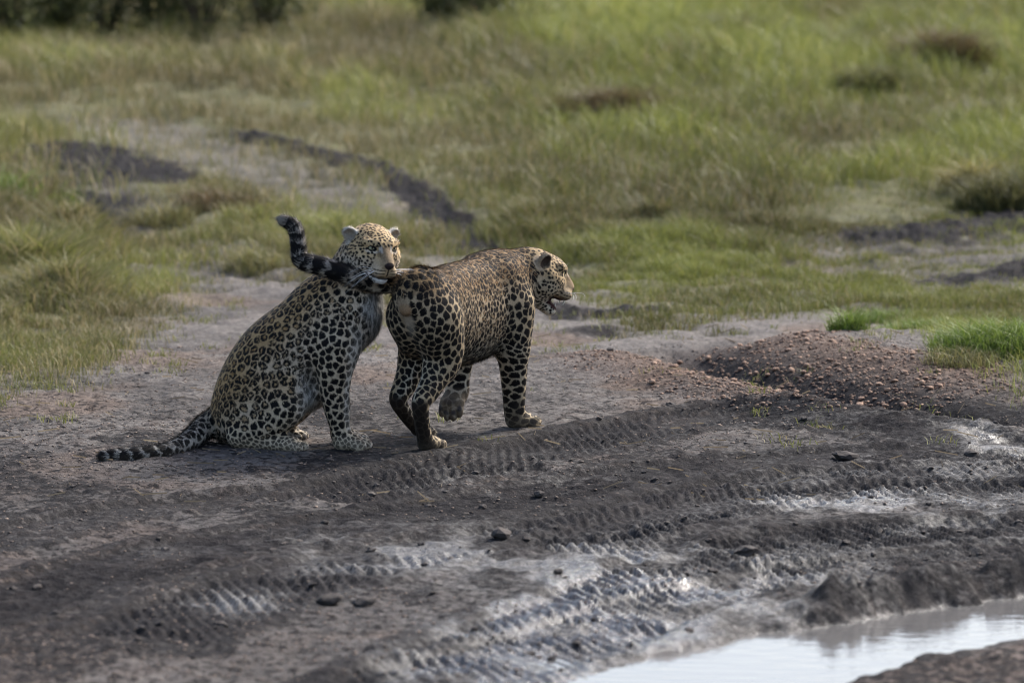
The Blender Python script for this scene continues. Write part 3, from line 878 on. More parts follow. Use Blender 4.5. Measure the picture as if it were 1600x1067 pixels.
        for r in range(style['whiskers']):
            a = g(.104 + .010 * (r % 3), q * (.046 - .004 * (r % 3)), -.052 - .008 * (r // 3))
            ln = rs.uniform(.09, .17) * hs
            dv = q * HM[1] * 1.0 + HM[0] * rs.uniform(.0, .5) + HM[2] * rs.uniform(*style['whisker_dir']); dv /= np.linalg.norm(dv)
            e1 = a + dv * ln * .5; e2 = a + dv * ln * .95 + HM[2] * -ln * rs.uniform(.1, .35) - HM[0] * ln * .2
            Vw, Fw = hair_tube([a - dv * .004, e1, e2], style['whisker_r'], .0002)
            link('whisker', mesh_np('whisker', Vw - base, Fw), WHISKER, root)
        for r in range(3):
            a = g(.07, q * (.035 + .006 * r), .03); dv = HM[2] * .8 + HM[0] * .45 + q * HM[1] * (.2 + .2 * r); dv /= np.linalg.norm(dv)
            ln = rs.uniform(.03, .05)
            Vw, Fw = hair_tube([a, a + dv * ln * .6, a + dv * ln - HM[0] * .008], .0006, .0002)
            link('brow_whisker', mesh_np('brow_whisker', Vw - base, Fw), WHISKER, root)
    return root, g

def lead_flow(Mx):
    def flow(V, L, H, w_leg, w_head, w_tail, tailQ):
        n = len(V)
        f = np.tile(-Mx[0] * 1.0 - Mx[2] * .45, (n, 1))
        f = f * (1 - w_leg[:, None]) + np.array([0, 0, -1.0]) * w_leg[:, None]
        if tailQ is not None:
            T = tailQ[:, :3]; ti = ((V[:, None, :] - T[None]) ** 2).sum(2).argmin(1)
            d = T[np.minimum(ti + 1, len(T) - 1)] - T[np.maximum(ti - 1, 0)]
            d /= np.linalg.norm(d, axis=1, keepdims=True)
            f = f * (1 - w_tail[:, None]) + d * w_tail[:, None]
        hd = H.copy(); hd[:, 0] = (hd[:, 0] - .13) ; hd /= np.linalg.norm(hd, axis=1, keepdims=True) + 1e-6
        return f * (1 - w_head[:, None]) + w_head[:, None] * hd @ flow.HM
    return flow

GROUND0 = lambda V: 0.0

# ---------------------------------------------------------------- the walking male
def front_bars(sV, L, wl, z):
    # the forelegs carry cross bars: cells stretched around the leg
    w2 = (wl * sstep(.36, .28, z) * (L[:, 0] > .5))[:, None]
    c = np.array([.66 * 1.06, 0, 0]); k = np.array([.5, .5, 1.15])
    A = sV.copy(); A[:, 0] = c[0] + (sV[:, 0] - c[0]) * .5; A[:, 1] = sV[:, 1] * .6
    return sV * (1 - w2) + A * w2

def build_walker():
    rs = np.random.default_rng(11)
    base = np.array([-.40, -.20, 0.0]); M = rot(R(62.9), 0)
    w = lambda f, l, u: base + f * M[0] + l * M[1] + u * M[2]
    F = Field((-1.02, -.58, -.02), (.34, .90, .98), .0035)
    # trunk: (forward, centre height, half height, half width)
    sec = [(-.085, .605, .068, .052), (-.04, .580, .108, .076), (.03, .560, .138, .096), (.12, .540, .155, .110), (.24, .512, .180, .128), (.36, .498, .195, .125),
           (.48, .495, .200, .127), (.60, .503, .198, .126), (.70, .518, .188, .124), (.79, .535, .160, .108)]
    q = spline(sec, 30)
    for a, u, hh, hw in q: F.ell(w(a, -.058 * float(sstep(.36, .02, a)), u), (.060, hw, hh), M, k=.035)
    # neck and head, turned to the right
    HM = rot(R(22), R(-15), R(0)); hc = W(842, 422, .58); hs = 1.04
    F.tube([w(.66, 0, .575), w(.79, -.010, .590), w(.87, -.045, .610), hc - HM[0] * .045 + np.array([0, 0, -.012])], [.125, .118, .103, .080], k=.05)
    for s_ in (-1, 1):
        F.ell(w(.685, s_ * .082, .535), (.090, .060, .150), M, k=.05)      # shoulder blade
        F.ell(w(.05, s_ * .060 - .050, .505), (.110, .055, .135), M, k=.05)       # haunch
    # stance legs (right) and lifted legs (left): joints forward/left/up with radii
    leg = lambda P, r, k=.028: F.tube([w(*p) for p in P], r, k=k, tag='leg', n=len(P) * 8)
    F.tube([w(.03, -.100, .52), w(.09, -.105, .40), w(.085, -.098, .33)], [.098, .082, .066], k=.04, tag='leg')
    leg([(.085, -.098, .33), (.00, -.090, .245), (-.055, -.086, .205), (-.052, -.083, .155), (-.020, -.078, .075), (.000, -.076, .042)], [.062, .046, .037, .031, .030, .033])
    paw(F, w(.010, -.076, 0), rot(R(58), 0), .96)
    F.tube([w(.03, .010, .52), w(.13, .034, .42), w(.165, .058, .345)], [.092, .078, .062], k=.04, tag='leg')
    leg([(.16, .058, .335), (.095, .066, .245), (.050, .072, .195), (.075, .066, .150), (.135, .052, .090), (.165, .046, .075)], [.060, .046, .035, .030, .028, .030])
    paw(F, w(.165, .046, .035), rot(R(58), R(-12)), .90)
    F.tube([w(.70, -.095, .50), w(.690, -.100, .40), w(.700, -.097, .33)], [.090, .078, .060], k=.04, tag='leg')
    leg([(.695, -.097, .33), (.715, -.090, .24), (.735, -.082, .14), (.745, -.078, .085), (.757, -.076, .045)], [.064, .055, .046, .043, .040])
    paw(F, w(.762, -.075, 0), rot(R(32), 0), 1.08)
    F.ell(w(.722, -.080, .10), (.012, .012, .012), M, k=.012, tag='leg')
    F.tube([w(.70, .095, .50), w(.665, .100, .40), w(.640, .100, .34)], [.088, .074, .058], k=.04, tag='leg')
    leg([(.640, .100, .34), (.615, .100, .25), (.595, .098, .18), (.590, .098, .150)], [.056, .048, .042, .040])
    # lifted paw hanging back, pads towards the viewer
    PM = rot(R(62.9 + 14), 0)
    PMd = np.array([-PM[0] * .45 - PM[2] * .89, PM[1], PM[0] * .89 - PM[2] * .45])
    pc = w(.560, .100, .165)
    F.cone(w(.590, .098, .165), pc + PMd[0] * .045, .040, .036, k=.03, tag='leg')
    F.ell(pc + PMd[0] * .055, (.050, .050, .036), PMd, k=.02, tag='leg')
    F.ell(pc + PMd[0] * .052 - PMd[2] * .030, (.020, .026, .012), PMd, k=.008, tag='pad')
    for l_, f_ in ((-.036, .082), (-.013, .098), (.013, .098), (.036, .082)):
        F.ell(pc + PMd[0] * f_ + PMd[1] * l_, (.028, .0145, .022), PMd, k=.006, tag='leg')
        F.ell(pc + PMd[0] * (f_ - .004) + PMd[1] * l_ - PMd[2] * .018, (.013, .010, .008), PMd, k=.006, tag='pad')
    # scrotum
    F.ell(W(633, 481, -.352), (.017, .021, .023), M, k=.010, tag='body')
    # tail: swept back to the left across the other leopard's throat and up
    tp = [w(0, -.058, .660), w(-.07, -.052, .652), W(620, 437, -.215), W(588, 440, -.232), W(548, 428, -.285), W(508, 414, -.290), W(482, 408, -.285), W(469, 400, -.280), W(466, 380, -.280), W(463, 360, -.280), W(456, 348, -.280), W(443, 342, -.285)]
    tq = F.tube(tp, [.055, .048, .040, .037, .037, .036, .035, .033, .030, .029, .027, .022], k=.03, tag='tail', n=100)
    head(F, hc, HM, .05, hs, jaw=.38, ear_tilt=.05, ear_face=1.25, ear_u=.026, far_tilt=.9)
    style = dict(muzzle=(.30, .22, .135), back=(.235, .155, .082), flank=(.39, .305, .205), white=(.56, .50, .40), legout=(.34, .265, .17), headtan=(.36, .26, .145), nosebridge=(.17, .115, .070),
        nose=(.05, .028, .026), earback=.25, earfur=.001, earin=(.075, .055, .042), iris=(.36, .33, .18), tailbase=(.33, .22, .11), tailpale=(.30, .27, .24), inner_tint=(.80, .66, .50),  # earin has the shade inside the cupped ear painted into its colour
        dorsal=lambda L, V: (L[:, 2] - .52) * 2.2 + .1 * noise3(*(V * 8).T, seed=9),
        belly=lambda L, n, V: np.clip(sstep(.42, .33, L[:, 2] + .03 * noise3(*(V * 20).T, seed=2)) * .75 + sstep(-.35, -.8, n[:, 2]) * .5 * sstep(.5, .4, L[:, 2]), 0, 1) * sstep(.02, .14, L[:, 0]) * sstep(.80, .68, L[:, 0]),
        inner=lambda L, n, V: -np.sign(L[:, 1]) * (n @ M[1]) + .3 * sstep(.25, .1, L[:, 2]),
        spacing=lambda L, V: .0185 + .005 * sstep(.16, -.08, L[:, 0]) - .001 * sstep(.55, .68, L[:, 2]), leg_spacing=lambda z: .0235 + .002 * sstep(.25, .4, z),
        stretch=np.array([1.06, 1.0, .92]), solid=lambda L, V: .50 + .4 * sstep(.12, -.02, L[:, 0]), gap=.10, ro=.60, ri=.88, warp=front_bars, earrim=(.36, .28, .19),
        nospot=lambda L, V, n: np.maximum(sstep(-.085, -.115, L[:, 0]) * sstep(.032, .018, np.abs(L[:, 1] + .055)) * sstep(.44, .48, L[:, 2]) * sstep(.62, .59, L[:, 2]), 0),
        ground=GROUND0, rings=13.0, ringcut=-.84, ring_from=.34, whitetip=True, hairs=150000, whisker_r=.00045, whisker_dir=(-.1, .3), whiskers=3,
        extra=None, mouth=None)
    def extra(c, L, V, n, wl, H, wh):
        # dark soles: backs of the hind feet, pads
        hind = wl * sstep(.225, .195, L[:, 2]) * sstep(.3, .2, L[:, 0]) * sstep(-.1, .4, -(n @ M[0]))
        c = mix(c, (.020, .015, .012), (hind * .95)[:, None])
        front = wl * sstep(.16, .11, L[:, 2]) * sstep(.68, .72, L[:, 0]) * sstep(.2, .6, -(n @ M[0]))
        c = mix(c, (.03, .025, .022), (front * .7)[:, None])
        lift = wl * sstep(.40, .44, L[:, 0]) * sstep(.66, .60, L[:, 0]) * sstep(.0, .05, L[:, 1]) * sstep(.19, .15, L[:, 2])
        c = mix(c, (.16, .125, .090), (lift * .75)[:, None])
        dp = np.full(len(V), 1.0)
        for tag, fn in F.prims:
            if tag == 'pad': dp = np.minimum(dp, fn(V[:, 0], V[:, 1], V[:, 2]))
        c = mix(c, (.045, .040, .042), sstep(.004, -.001, dp)[:, None])
        # muddy wash on the feet
        mud = wl * sstep(.06, .0, L[:, 2]) * .35
        c = mix(c, (.12, .095, .07), mud[:, None])
        # bare pale skin below the tail root, brown sac
        sk = sstep(-.085, -.12, L[:, 0]) * sstep(.032, .016, np.abs(L[:, 1] + .055)) * sstep(.48, .52, L[:, 2]) * sstep(.62, .59, L[:, 2])
        c = mix(c, (.30, .225, .15), sk[:, None])
        ab = (W(639, 500, -.34), W(646, 600, -.25)); dv = ab[1] - ab[0]; tt = np.clip(((V - ab[0]) @ dv) / (dv @ dv), 0, 1)
        st_ = sstep(.030, .012, np.linalg.norm((V - ab[0] - tt[:, None] * dv) * np.array([1, .45, 1]), axis=1))
        c = mix(c, (.46, .41, .34), (st_ * .45)[:, None])
        sa = sstep(.030, .023, np.linalg.norm(V - W(633, 481, -.352), axis=1))
        c = mix(c, (.25, .165, .095), sa[:, None])
        return c
    style['extra'] = extra
    def mouth(H):
        a = .38; hx, hz = .0, -.045
        f, l, u = H[:, 0], np.abs(H[:, 1]), H[:, 2]
        df, du = f - hx, u - hz
        f2, u2 = df * math.cos(a) - du * math.sin(a), df * math.sin(a) + du * math.cos(a)   # jaw frame
        return sstep(.045, .055, f) * sstep(-.074, -.082, u) * sstep(-.048, -.036, u2) * sstep(.050, .040, l)
    style['mouth'] = mouth
    fl = lead_flow(M); fl.HM = HM
    root, g = finish(F, 'leopard', 'walking leopard with open mouth, seen from behind, tail across the sitting leopard', base, M, hc, HM, hs, tq, style, rs, fl, jaw=.38)
    # tongue and teeth
    jd = math.cos(.38) * HM[0] - math.sin(.38) * HM[2]; ju = math.sin(.38) * HM[0] + math.cos(.38) * HM[2]
    hp = g(0, 0, -.045)
    Vt, Ft, U = uv_ball(hp + jd * .080 * hs - ju * .036 * hs, (.042, .022, .008), np.array([jd, HM[1], ju]))
    link('tongue', mesh_np('tongue', Vt - base, Ft), TONGUE, root)
    for q_ in (-1, 1):
        Vw, Fw = hair_tube([g(.122, q_ * .020, -.076), g(.124, q_ * .020, -.090), g(.121, q_ * .019, -.102)], .0050, .0008, 6, 8)
        link('canine_tooth', mesh_np('canine_tooth', Vw - base, Fw), TOOTH, root)
        b0 = hp + jd * .112 * hs + HM[1] * q_ * .015 - ju * .040
        Vw, Fw = hair_tube([b0, b0 + ju * .010, b0 + ju * .020 - jd * .002], .0045, .0008, 6, 8)
        link('canine_tooth', mesh_np('canine_tooth', Vw - base, Fw), TOOTH, root)
    return root
walker = build_walker()

# ---------------------------------------------------------------- the sitting female
def build_sitter():
    rs = np.random.default_rng(5)
    M = rot(R(-8), 0)
    ym = lambda px: -.045 - (px - 360) * .00042
    S = lambda px, py, lat=0.0: W(px, py, ym(px)) + lat * M[1]
    base = np.array([W(430, 690, -.08)[0], -.08, 0.0])
    m = 1 / 402.0
    F = Field((-1.72, -.80, -.02), (-.36, .26, 1.0), .0037)
    # trunk: pixel centre, thickness across the back, along the spine, half width, spine pitch
    sec = [(375, 650, 43, 46, .115), (393, 613, 52, 48, .150), (415, 578, 57, 48, .160), (441, 549, 59, 48, .158), (472, 527, 58, 48, .150), (500, 508, 60, 48, .138),
           (522, 488, 64, 48, .124), (548, 474, 52, 44, .108)]
    q = spline(sec, 26)
    for i, (px, py, th, al, hw) in enumerate(q):
        a, b = q[max(i - 1, 0)], q[min(i + 1, len(q) - 1)]
        pit = math.atan2(-(b[1] - a[1]), b[0] - a[0])
        F.ell(S(px, py), (al * m, hw, th * m), rot(R(-8), pit), k=.04)
    F.ell(S(561, 482), (23 * m, .085, 42 * m), rot(R(-8), R(15)), k=.05)       # breast
    F.ell(S(478, 606), (.085, .120, .085), rot(R(-8), R(42)), k=.05)       # belly
    # neck and head turned to the viewer
    HM = rot(R(-90 + 28), R(-9), R(-4)); hc = W(582, 385, -.215); hs = 1.03
    F.tube([S(528, 478), S(545, 448), hc - HM[0] * .045 + np.array([-.018, .01, -.055]), hc - HM[0] * .03], [.130, .118, .098, .070], k=.05)
    # far side limbs first, then near side
    for sgn in (1, -1):
        far = sgn > 0
        dx = -15 if far else 0
        F.ell(S(535 + dx, 520, sgn * .085), (.070, .055, .125), rot(R(-8), R(10)), k=.05)       # shoulder
        leg = lambda P, r, k=.03: F.tube([S(p[0] + dx, p[1] - (7 if far else 0), p[2] * sgn) for p in P], r, k=k, tag='leg', n=len(P) * 8)
        leg([(534, 530, .095), (530, 565, .095), (529, 595, .088), (532, 628, .080), (537, 660, .076), (541, 682, .076)], [.085, .073, .061, .052, .040, .038])
        pc = S(541 + dx, 700, 0) + M[1] * sgn * .076; pc[2] = 0.0
        paw(F, pc, rot(R(-8 + sgn * -4), 0), 1.08)
        # folded hind leg
        F.ell(S(420, 628, sgn * .115), (.150, .070, .128), rot(R(-8), R(28)), k=.05, tag='thigh')
        F.ell(S(448, 615, sgn * .125), (.100, .055, .085), rot(R(-8), R(50)), k=.05, tag='thigh')
        kp = lambda px, z, lat: np.array([*(S(px, 690, lat * sgn)[:2]), z])
        F.tube([kp(462, .17, .140), kp(425, .10, .142), kp(385, .060, .140)], [.055, .052, .045], k=.035, tag='leg')
        hx = 0 if not far else -22
        F.tube([kp(385, .055, .140), kp(410, .040, .142), kp(440 + hx, .034, .146), kp(455 + hx, .032, .148)], [.044, .036, .032, .032], k=.02, tag='leg')
        pc2 = kp(452 + hx, 0, .148)
        paw(F, pc2, rot(R(-8 + sgn * -2), 0), .98)
    tp = [S(378, 655), S(352, 658), W(325, 661, -.06), W(300, 681, -.20), W(268, 702, -.36), W(230, 712, -.47), W(195, 714.5, -.52), W(163, 715, -.545)]
    for p in tp[3:]: p[2] = max(p[2], .028)
    tq = F.tube(tp, [.075, .062, .050, .039, .032, .029, .028, .023], k=.03, tag='tail', n=90)
    head(F, hc, HM, .05, hs, jaw=0.0, ear_tilt=.42, ear_face=.55, ear_u=.034, ear_s=.86)
    style = dict(back=(.36, .24, .12), flank=(.60, .50, .385), white=(.70, .68, .65), legout=(.48, .39, .28), headtan=(.40, .285, .155), muzzle=(.33, .25, .16), nosebridge=(.165, .118, .072),
        thin=.25, nose=(.028, .020, .020), earback=.55, earfur=.004, earin=(.30, .26, .21), iris=(.30, .29, .18), tailbase=(.34, .25, .14), tailpale=(.46, .43, .39), inner_tint=(.80, .71, .58),
        dorsal=lambda L, V: -(L[:, 0] * .9) + .35 + .1 * noise3(*(V * 8).T, seed=9),
        belly=None, inner=lambda L, n, V: (np.sign(ymid_l(L)) * -(n @ M[1])) * .5 + .1,
        spacing=None, leg_spacing=lambda z: .021 + .005 * sstep(.08, .22, z),
        stretch=np.array([1.0, 1.0, 1.0]), solid=None, gap=.13, ro=.57, ri=.91, earrim=(.42, .38, .32),
        nospot=lambda L, V, n: np.zeros(len(V)), ground=GROUND0, rings=13.0, ringcut=-.78, ring_from=.60, hairs=150000, whisker_r=.0008, whisker_dir=(-.6, .15), whiskers=7, extra=None, mouth=None)
    def ymid_l(L): return L[:, 1]
    style['inner'] = lambda L, n, V: np.sign(L[:, 1]) * -(n @ M[1]) * .6 + .05
    def pxf(V): return project(V)
    def belly(L, n, V):
        # white breast and belly: the front-facing and under surfaces
        fr = n @ M[0]
        chest = sstep(.45, .88, fr + .15 * noise3(*(V * 18).T, seed=2)) * sstep(-.05, .05, L[:, 0] - .12)
        under = sstep(-.30, -.75, n[:, 2]) * sstep(.08, .14, V[:, 2])
        # flank fold before the thigh
        fold = sstep(.085, .035, np.linalg.norm((V - S(490, 598, -.11)) * np.array([1.15, .6, .7]), axis=1)) * .5
        return np.clip(np.maximum(np.maximum(chest, under * .8), fold), 0, 1)
    style['belly'] = belly
    style['spacing'] = lambda L, V: .0285 - .006 * sstep(.06, .22, L[:, 0]) - .003 * sstep(.62, .72, V[:, 2])
    style['solid'] = lambda L, V: .02 + .55 * sstep(.10, .22, L[:, 0])
    def extra(c, L, V, n, wl, H, wh):
        mud = sstep(.05, .0, V[:, 2]) * .45
        c = mix(c, (.15, .125, .098), (mud * .7)[:, None])
        pawm = wl * sstep(.08, .04, V[:, 2]) * sstep(.02, .10, L[:, 0])
        return mix(c, (.22, .18, .13), (pawm * .2)[:, None])
    style['extra'] = extra
    fl = lead_flow(rot(R(-8), R(45))); fl.HM = HM
    root, g = finish(F, 'leopard', 'leopard sitting on the mud facing the camera, its own tail trailing along the ground', base, M, hc, HM, hs, tq, style, rs, fl, eye_look=(.0, .02))
    return root
sitter = build_sitter()

# ================================================================ stones, clods, litter
def lump_mesh(name, seed, sub=2, rough=.35, flat=.7):
    import bmesh
    bm = bmesh.new(); bmesh.ops.create_icosphere(bm, subdivisions=sub, radius=1)
    V = np.array([v.co[:] for v in bm.verts]); Fi = np.array([[v.index for v in f.verts] for f in bm.faces]); bm.free()
    n = noise3(*(V * 1.3 + seed * 7.7).T, seed=seed) * .6 + noise3(*(V * 3.1 + seed * 3.1).T, seed=seed + 1) * .4
    V = V * (1 + rough * n)[:, None]; V[:, 2] *= flat
    return V, Fi
def rock_material(name, c1, c2, rough=.85):
    m, nt, N, L, b = new_mat(name)
    oi = N.new('ShaderNodeObjectInfo'); n = N.new('ShaderNodeTexNoise'); n.inputs['Scale'].default_value = 60; n.inputs['Detail'].default_value = 6
    tc = N.new('ShaderNodeTexCoord'); L.new(tc.outputs['Object'], n.inputs['Vector'])
    ad = N.new('ShaderNodeMath'); ad.operation = 'MULTIPLY_ADD'; ad.inputs[1].default_value = .6; L.new(n.outputs[0], ad.inputs[0])
    sc_ = N.new('ShaderNodeMath'); sc_.operation = 'MULTIPLY'; sc_.inputs[1].default_value = .6; L.new(oi.outputs['Random'], sc_.inputs[0]); L.new(sc_.outputs[0], ad.inputs[2])
    mx = N.new('ShaderNodeMix'); mx.data_type = 'RGBA'; mx.inputs[6].default_value = (*c1, 1); mx.inputs[7].default_value = (*c2, 1)
    L.new(ad.outputs[0], mx.inputs[0]); L.new(mx.outputs[2], b.inputs['Base Color'])
    b.inputs['Roughness'].default_value = rough; b.inputs['Specular IOR Level'].default_value = .3
    bp = N.new('ShaderNodeBump'); bp.inputs['Strength'].default_value = .5; bp.inputs['Distance'].default_value = .01
    L.new(n.outputs[0], bp.inputs['Height']); L.new(bp.outputs[0], b.inputs['Normal'])
    return m
PEBBLE = rock_material('pebble', (.15, .080, .052), (.35, .225, .155), .75)
CLOD = rock_material('mud_clod', (.026, .023, .023), (.085, .070, .062), .85)

pebble_meshes = [mesh_np('pebble', *lump_mesh('pebble', 100 + i, 2, .42, .60)) for i in range(6)]
clod_meshes = [mesh_np('mud_clod', *lump_mesh('mud_clod', 200 + i, 2, .75, .62), smooth=False) for i in range(6)]

def put(name, meshes, mat, xy, size, label, cat, group=None, sink=.3, k=None):
    me = meshes[rng.integers(len(meshes)) if k is None else k]
    o = link(name, me, mat, label=label, category=cat)
    if group: o['group'] = group
    s = np.array([rng.uniform(.85, 1.35), rng.uniform(.8, 1.1), rng.uniform(.75, 1.1)]) * size
    o.scale = s; o.rotation_euler = (rng.uniform(-.2, .2), rng.uniform(-.2, .2), rng.uniform(0, 6.28))
    o.location = (xy[0], xy[1], float(gz(*xy)[0]) + s[2] * (.62 - sink))
    return o

# single clods that stand out in the photograph
for px, py, w_, lab in ((1320, 714, 19, 'flat dark mud clod lying alone on the pale strip between ruts'), (1518, 704, 13, 'upright knob of dark mud at the end of the long rut'), (842, 768, 9, 'small pointed mud clod below the walking leopard'),
                        (780, 838, 20, 'broad low heap of dark mud between the two wet ruts'), (568, 948, 15, 'pointed dark mud clod on the smooth pale mud'), (515, 946, 20, 'long flat mud clod beside the pointed clod on smooth mud'),
                        (1166, 862, 18, 'lumpy mud clod on the rib between the tyre tracks'), (1132, 755, 11, 'rounded dark clod resting on pale mud above the tread marks'), (482, 714, 13, 'dark twig-like mud scrap in front of the sitting leopard'),
                        (230, 588, 5, 'small round dark stone on the pale patch behind the sitting leopard'), (954, 570, 9, 'brown stone on the gravel spread past the walking leopard'), (1048, 638, 9, 'black mud crumb at the foot of the gravel spread'),
                        (1000, 1048, 11, 'dark clod standing in the shallow water margin'), (1245, 1004, 13, 'dark mud clod half sunk at the puddle edge')):
    put('mud_clod' if 'stone' not in lab else 'stone', clod_meshes, CLOD, G(px, py), w_ / 402 * (18 - 0) / 18 * .8, lab, 'mud clod' if 'stone' not in lab else 'stone', sink=.25)
# crumbs of mud thrown up beside the ruts
q = G(rng.uniform(-60, 1660, 4000), rng.uniform(600, 1050, 4000))
track_lines = [spline(G(*np.array(t_[0], float).T), 60) for t_ in tracks]
TRACK_WORDS = ['on the tyre rut at the feet of the walking leopard', 'on the broad shallow rut below the sitting leopard', 'on the wet tread rut through the middle of the mud', 'on the upper tread rut past the gravel bank', 'on the deep tread rut next to the puddle', 'on the narrow rut along the puddle shore', 'on the faint rut beside the trailing tail']
mp_ = lambda A: gz(q[:, 0], q[:, 1], A.reshape(shape))
ok = (rng.random(4000) < mp_(dark) * .8) & (mp_(pud) < .05) & (mp_(calm) < .5)
for xy in q[ok][:220]:
    k = int(np.argmin([np.hypot(*(t_ - xy).T).min() for t_ in track_lines])); sz_ = .005 + .011 * rng.random() ** 1.8
    put('mud_clod', clod_meshes, CLOD, xy, sz_, ('tiny crumb' if sz_ < .008 else 'small lump') + ' of dark mud ' + TRACK_WORDS[k], 'mud clod', 'mud crumbs along the ruts', sink=.35)

# pebbles: the largest on the gravel bank singly, the rest as gravel
I, S, T, Lg = ditch
ok = (gravel[I] > .25)
Ii = I[ok]
grv = gravel.reshape(shape); drk = dark.reshape(shape)
q = G(rng.uniform(1010, 1480, 3000), rng.uniform(488, 640, 3000))
ditch_line = spline(G(*np.array([(1020, 543), (1110, 572), (1220, 600), (1330, 626), (1450, 646), (1640, 664)], float).T), 80)
for xy in q[gz(q[:, 0], q[:, 1], grv) > rng.uniform(.2, .8, 3000)][:230]:
    dd = xy - ditch_line; k = int(np.argmin((dd ** 2).sum(1))); far_ = dd[k, 1]; sz_ = rng.uniform(.007, .016)
    place = 'on the flat spread before the dark hollow' if far_ < -.05 else ('in the dark hollow below the gravel bank' if far_ < .35 else 'on the crest of the gravel bank')
    put('pebble', pebble_meshes, PEBBLE, xy, sz_, ('large' if sz_ > .0135 else 'small' if sz_ < .0095 else 'middling') + ' reddish pebble ' + place, 'pebble', 'pebbles on the gravel bank', sink=.2)

def scatter_lumps(name, xy, size, cols, V0, F0, mat, **props):
    n = len(xy); z = gz(xy[:, 0], xy[:, 1])
    a = rng.uniform(0, 6.28, n); ca, sa = np.cos(a), np.sin(a)
    sc3 = size[:, None] * rng.uniform(.7, 1.3, (n, 3))
    V = V0[None] * sc3[:, None, :]
    x = V[..., 0] * ca[:, None] - V[..., 1] * sa[:, None]; y = V[..., 0] * sa[:, None] + V[..., 1] * ca[:, None]
    P = np.stack([x + xy[:, 0:1], y + xy[:, 1:2], V[..., 2] + (z + size * .25)[:, None]], -1).reshape(-1, 3)
    Fi = (F0[None] + (np.arange(n) * len(V0))[:, None, None]).reshape(-1, 3)
    me = mesh_np(name, P, Fi); vcol(me, np.repeat(cols, len(V0), 0))
    return link(name, me, mat, **props)
def attr_rock():
    m, nt, N, L, b = new_mat('gravel'); L.new(attr_node(nt, 'col').outputs['Color'], b.inputs['Base Color']); b.inputs['Roughness'].default_value = .75
    b.inputs['Specular IOR Level'].default_value = .3
    return m
GRAVEL = attr_rock()
pv, pf = lump_mesh('gravel', 301, 1, .42, .6)
w = np.clip(grv.ravel()[Ii], 0, 1); w = w / w.sum()
pick = rng.choice(Ii, 3200, p=w)
xy = np.stack([Xr[pick], Yr[pick]], 1) + rng.normal(0, .012, (3200, 2))
cc = mix((.11, .060, .040), (.35, .225, .155), rng.random((3200, 1)) ** 1.3) * rng.uniform(.75, 1.1, (3200, 1))
scatter_lumps('gravel', xy, rng.uniform(.003, .0095, 3200), cc, pv, pf, GRAVEL, kind='stuff', label='reddish gravel spread over the bank above the ditch')
# thin grit over the bare ground
m_ = 9000
gxy = []
while len(gxy) < m_:
    px, py = rng.uniform(-100, 1700, 3000), 540 + 520 * rng.random(3000) ** 1.4
    d = FWD[None] + np.stack([(px - 800) / FPX, 0 * px, 0 * px], 1) + UPC[None] * (-(py - 533.5) / FPX)[:, None]
    q = CAM + d * (-CAM[2] / d[:, 2])[:, None]
    k = (noise2(q[:, 0] * 1.3, q[:, 1] * 1.3, 88) + .55 * (py < 760) * (px < 560) + .25 * (py < 720) - .1 > rng.uniform(-.4, .7, 3000)) & (gz(q[:, 0], q[:, 1], pud.reshape(shape)) < .05) & (gz(q[:, 0], q[:, 1], grassy.reshape(shape)) < .5)
    gxy += list(q[k][:, :2])
gxy = np.array(gxy[:m_])
cc = mix((.08, .060, .048), (.27, .195, .15), rng.random((m_, 1)) ** 1.3) * rng.uniform(.7, 1.1, (m_, 1))
cc[rng.random(m_) < .16] = (.045, .038, .036)
scatter_lumps('grit', gxy, rng.uniform(.0020, .0062, m_) * (1 + .6 * (rng.random(m_) < .08)), cc, *lump_mesh('grit', 302, 1, .45, .42), GRAVEL, kind='stuff', label='small grit and crumbs strewn over the bare mud')

# ================================================================ grass
def grass_material(name, trans=.35):
    m, nt, N, L, b = new_mat(name)
    a = attr_node(nt, 'col'); L.new(a.outputs['Color'], b.inputs['Base Color'])
    b.inputs['Roughness'].default_value = .55; b.inputs['Specular IOR Level'].default_value = .25
    t = N.new('ShaderNodeBsdfTranslucent'); L.new(a.outputs['Color'], t.inputs['Color'])
    ms = N.new('ShaderNodeMixShader'); ms.inputs[0].default_value = trans
    o = nt.nodes['Material Output']
    L.new(b.outputs[0], ms.inputs[1]); L.new(t.outputs[0], ms.inputs[2]); L.new(ms.outputs[0], o.inputs['Surface'])
    return m
GRASS = grass_material('grass_blades')

def blades(P, h, wd, lean, cols, seed, bend=.5):
    """one curved tapering blade per row: five vertices, three triangles"""
    rs = np.random.default_rng(seed); n = len(P)
    a = rs.uniform(0, 2 * math.pi, n); d = np.stack([np.cos(a), np.sin(a), 0 * a], 1)
    b = rs.uniform(0, 2 * math.pi, n); side = np.stack([np.cos(b), np.sin(b), 0 * b], 1)
    ln = lean * rs.uniform(.3, 1.4, n)
    mid = P + d * (h * ln * .35)[:, None]; mid[:, 2] += h * .58
    tip = P + d * (h * ln * (.7 + bend))[:, None]; tip[:, 2] += h * np.maximum(1 - .35 * ln * bend, .35)
    root = P.copy(); root[:, 2] -= .01
    V = np.stack([root - side * wd[:, None], root + side * wd[:, None], mid - side * (wd * .8)[:, None], mid + side * (wd * .8)[:, None], tip], 1)
    F = np.array([[0, 1, 3], [0, 3, 2], [2, 3, 4]])
    Fi = (F[None] + (np.arange(n) * 5)[:, None, None]).reshape(-1, 3)
    me = mesh_np('grass', V.reshape(-1, 3).astype(np.float32), Fi)
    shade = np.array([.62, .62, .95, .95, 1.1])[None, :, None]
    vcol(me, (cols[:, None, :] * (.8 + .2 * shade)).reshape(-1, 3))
    return me

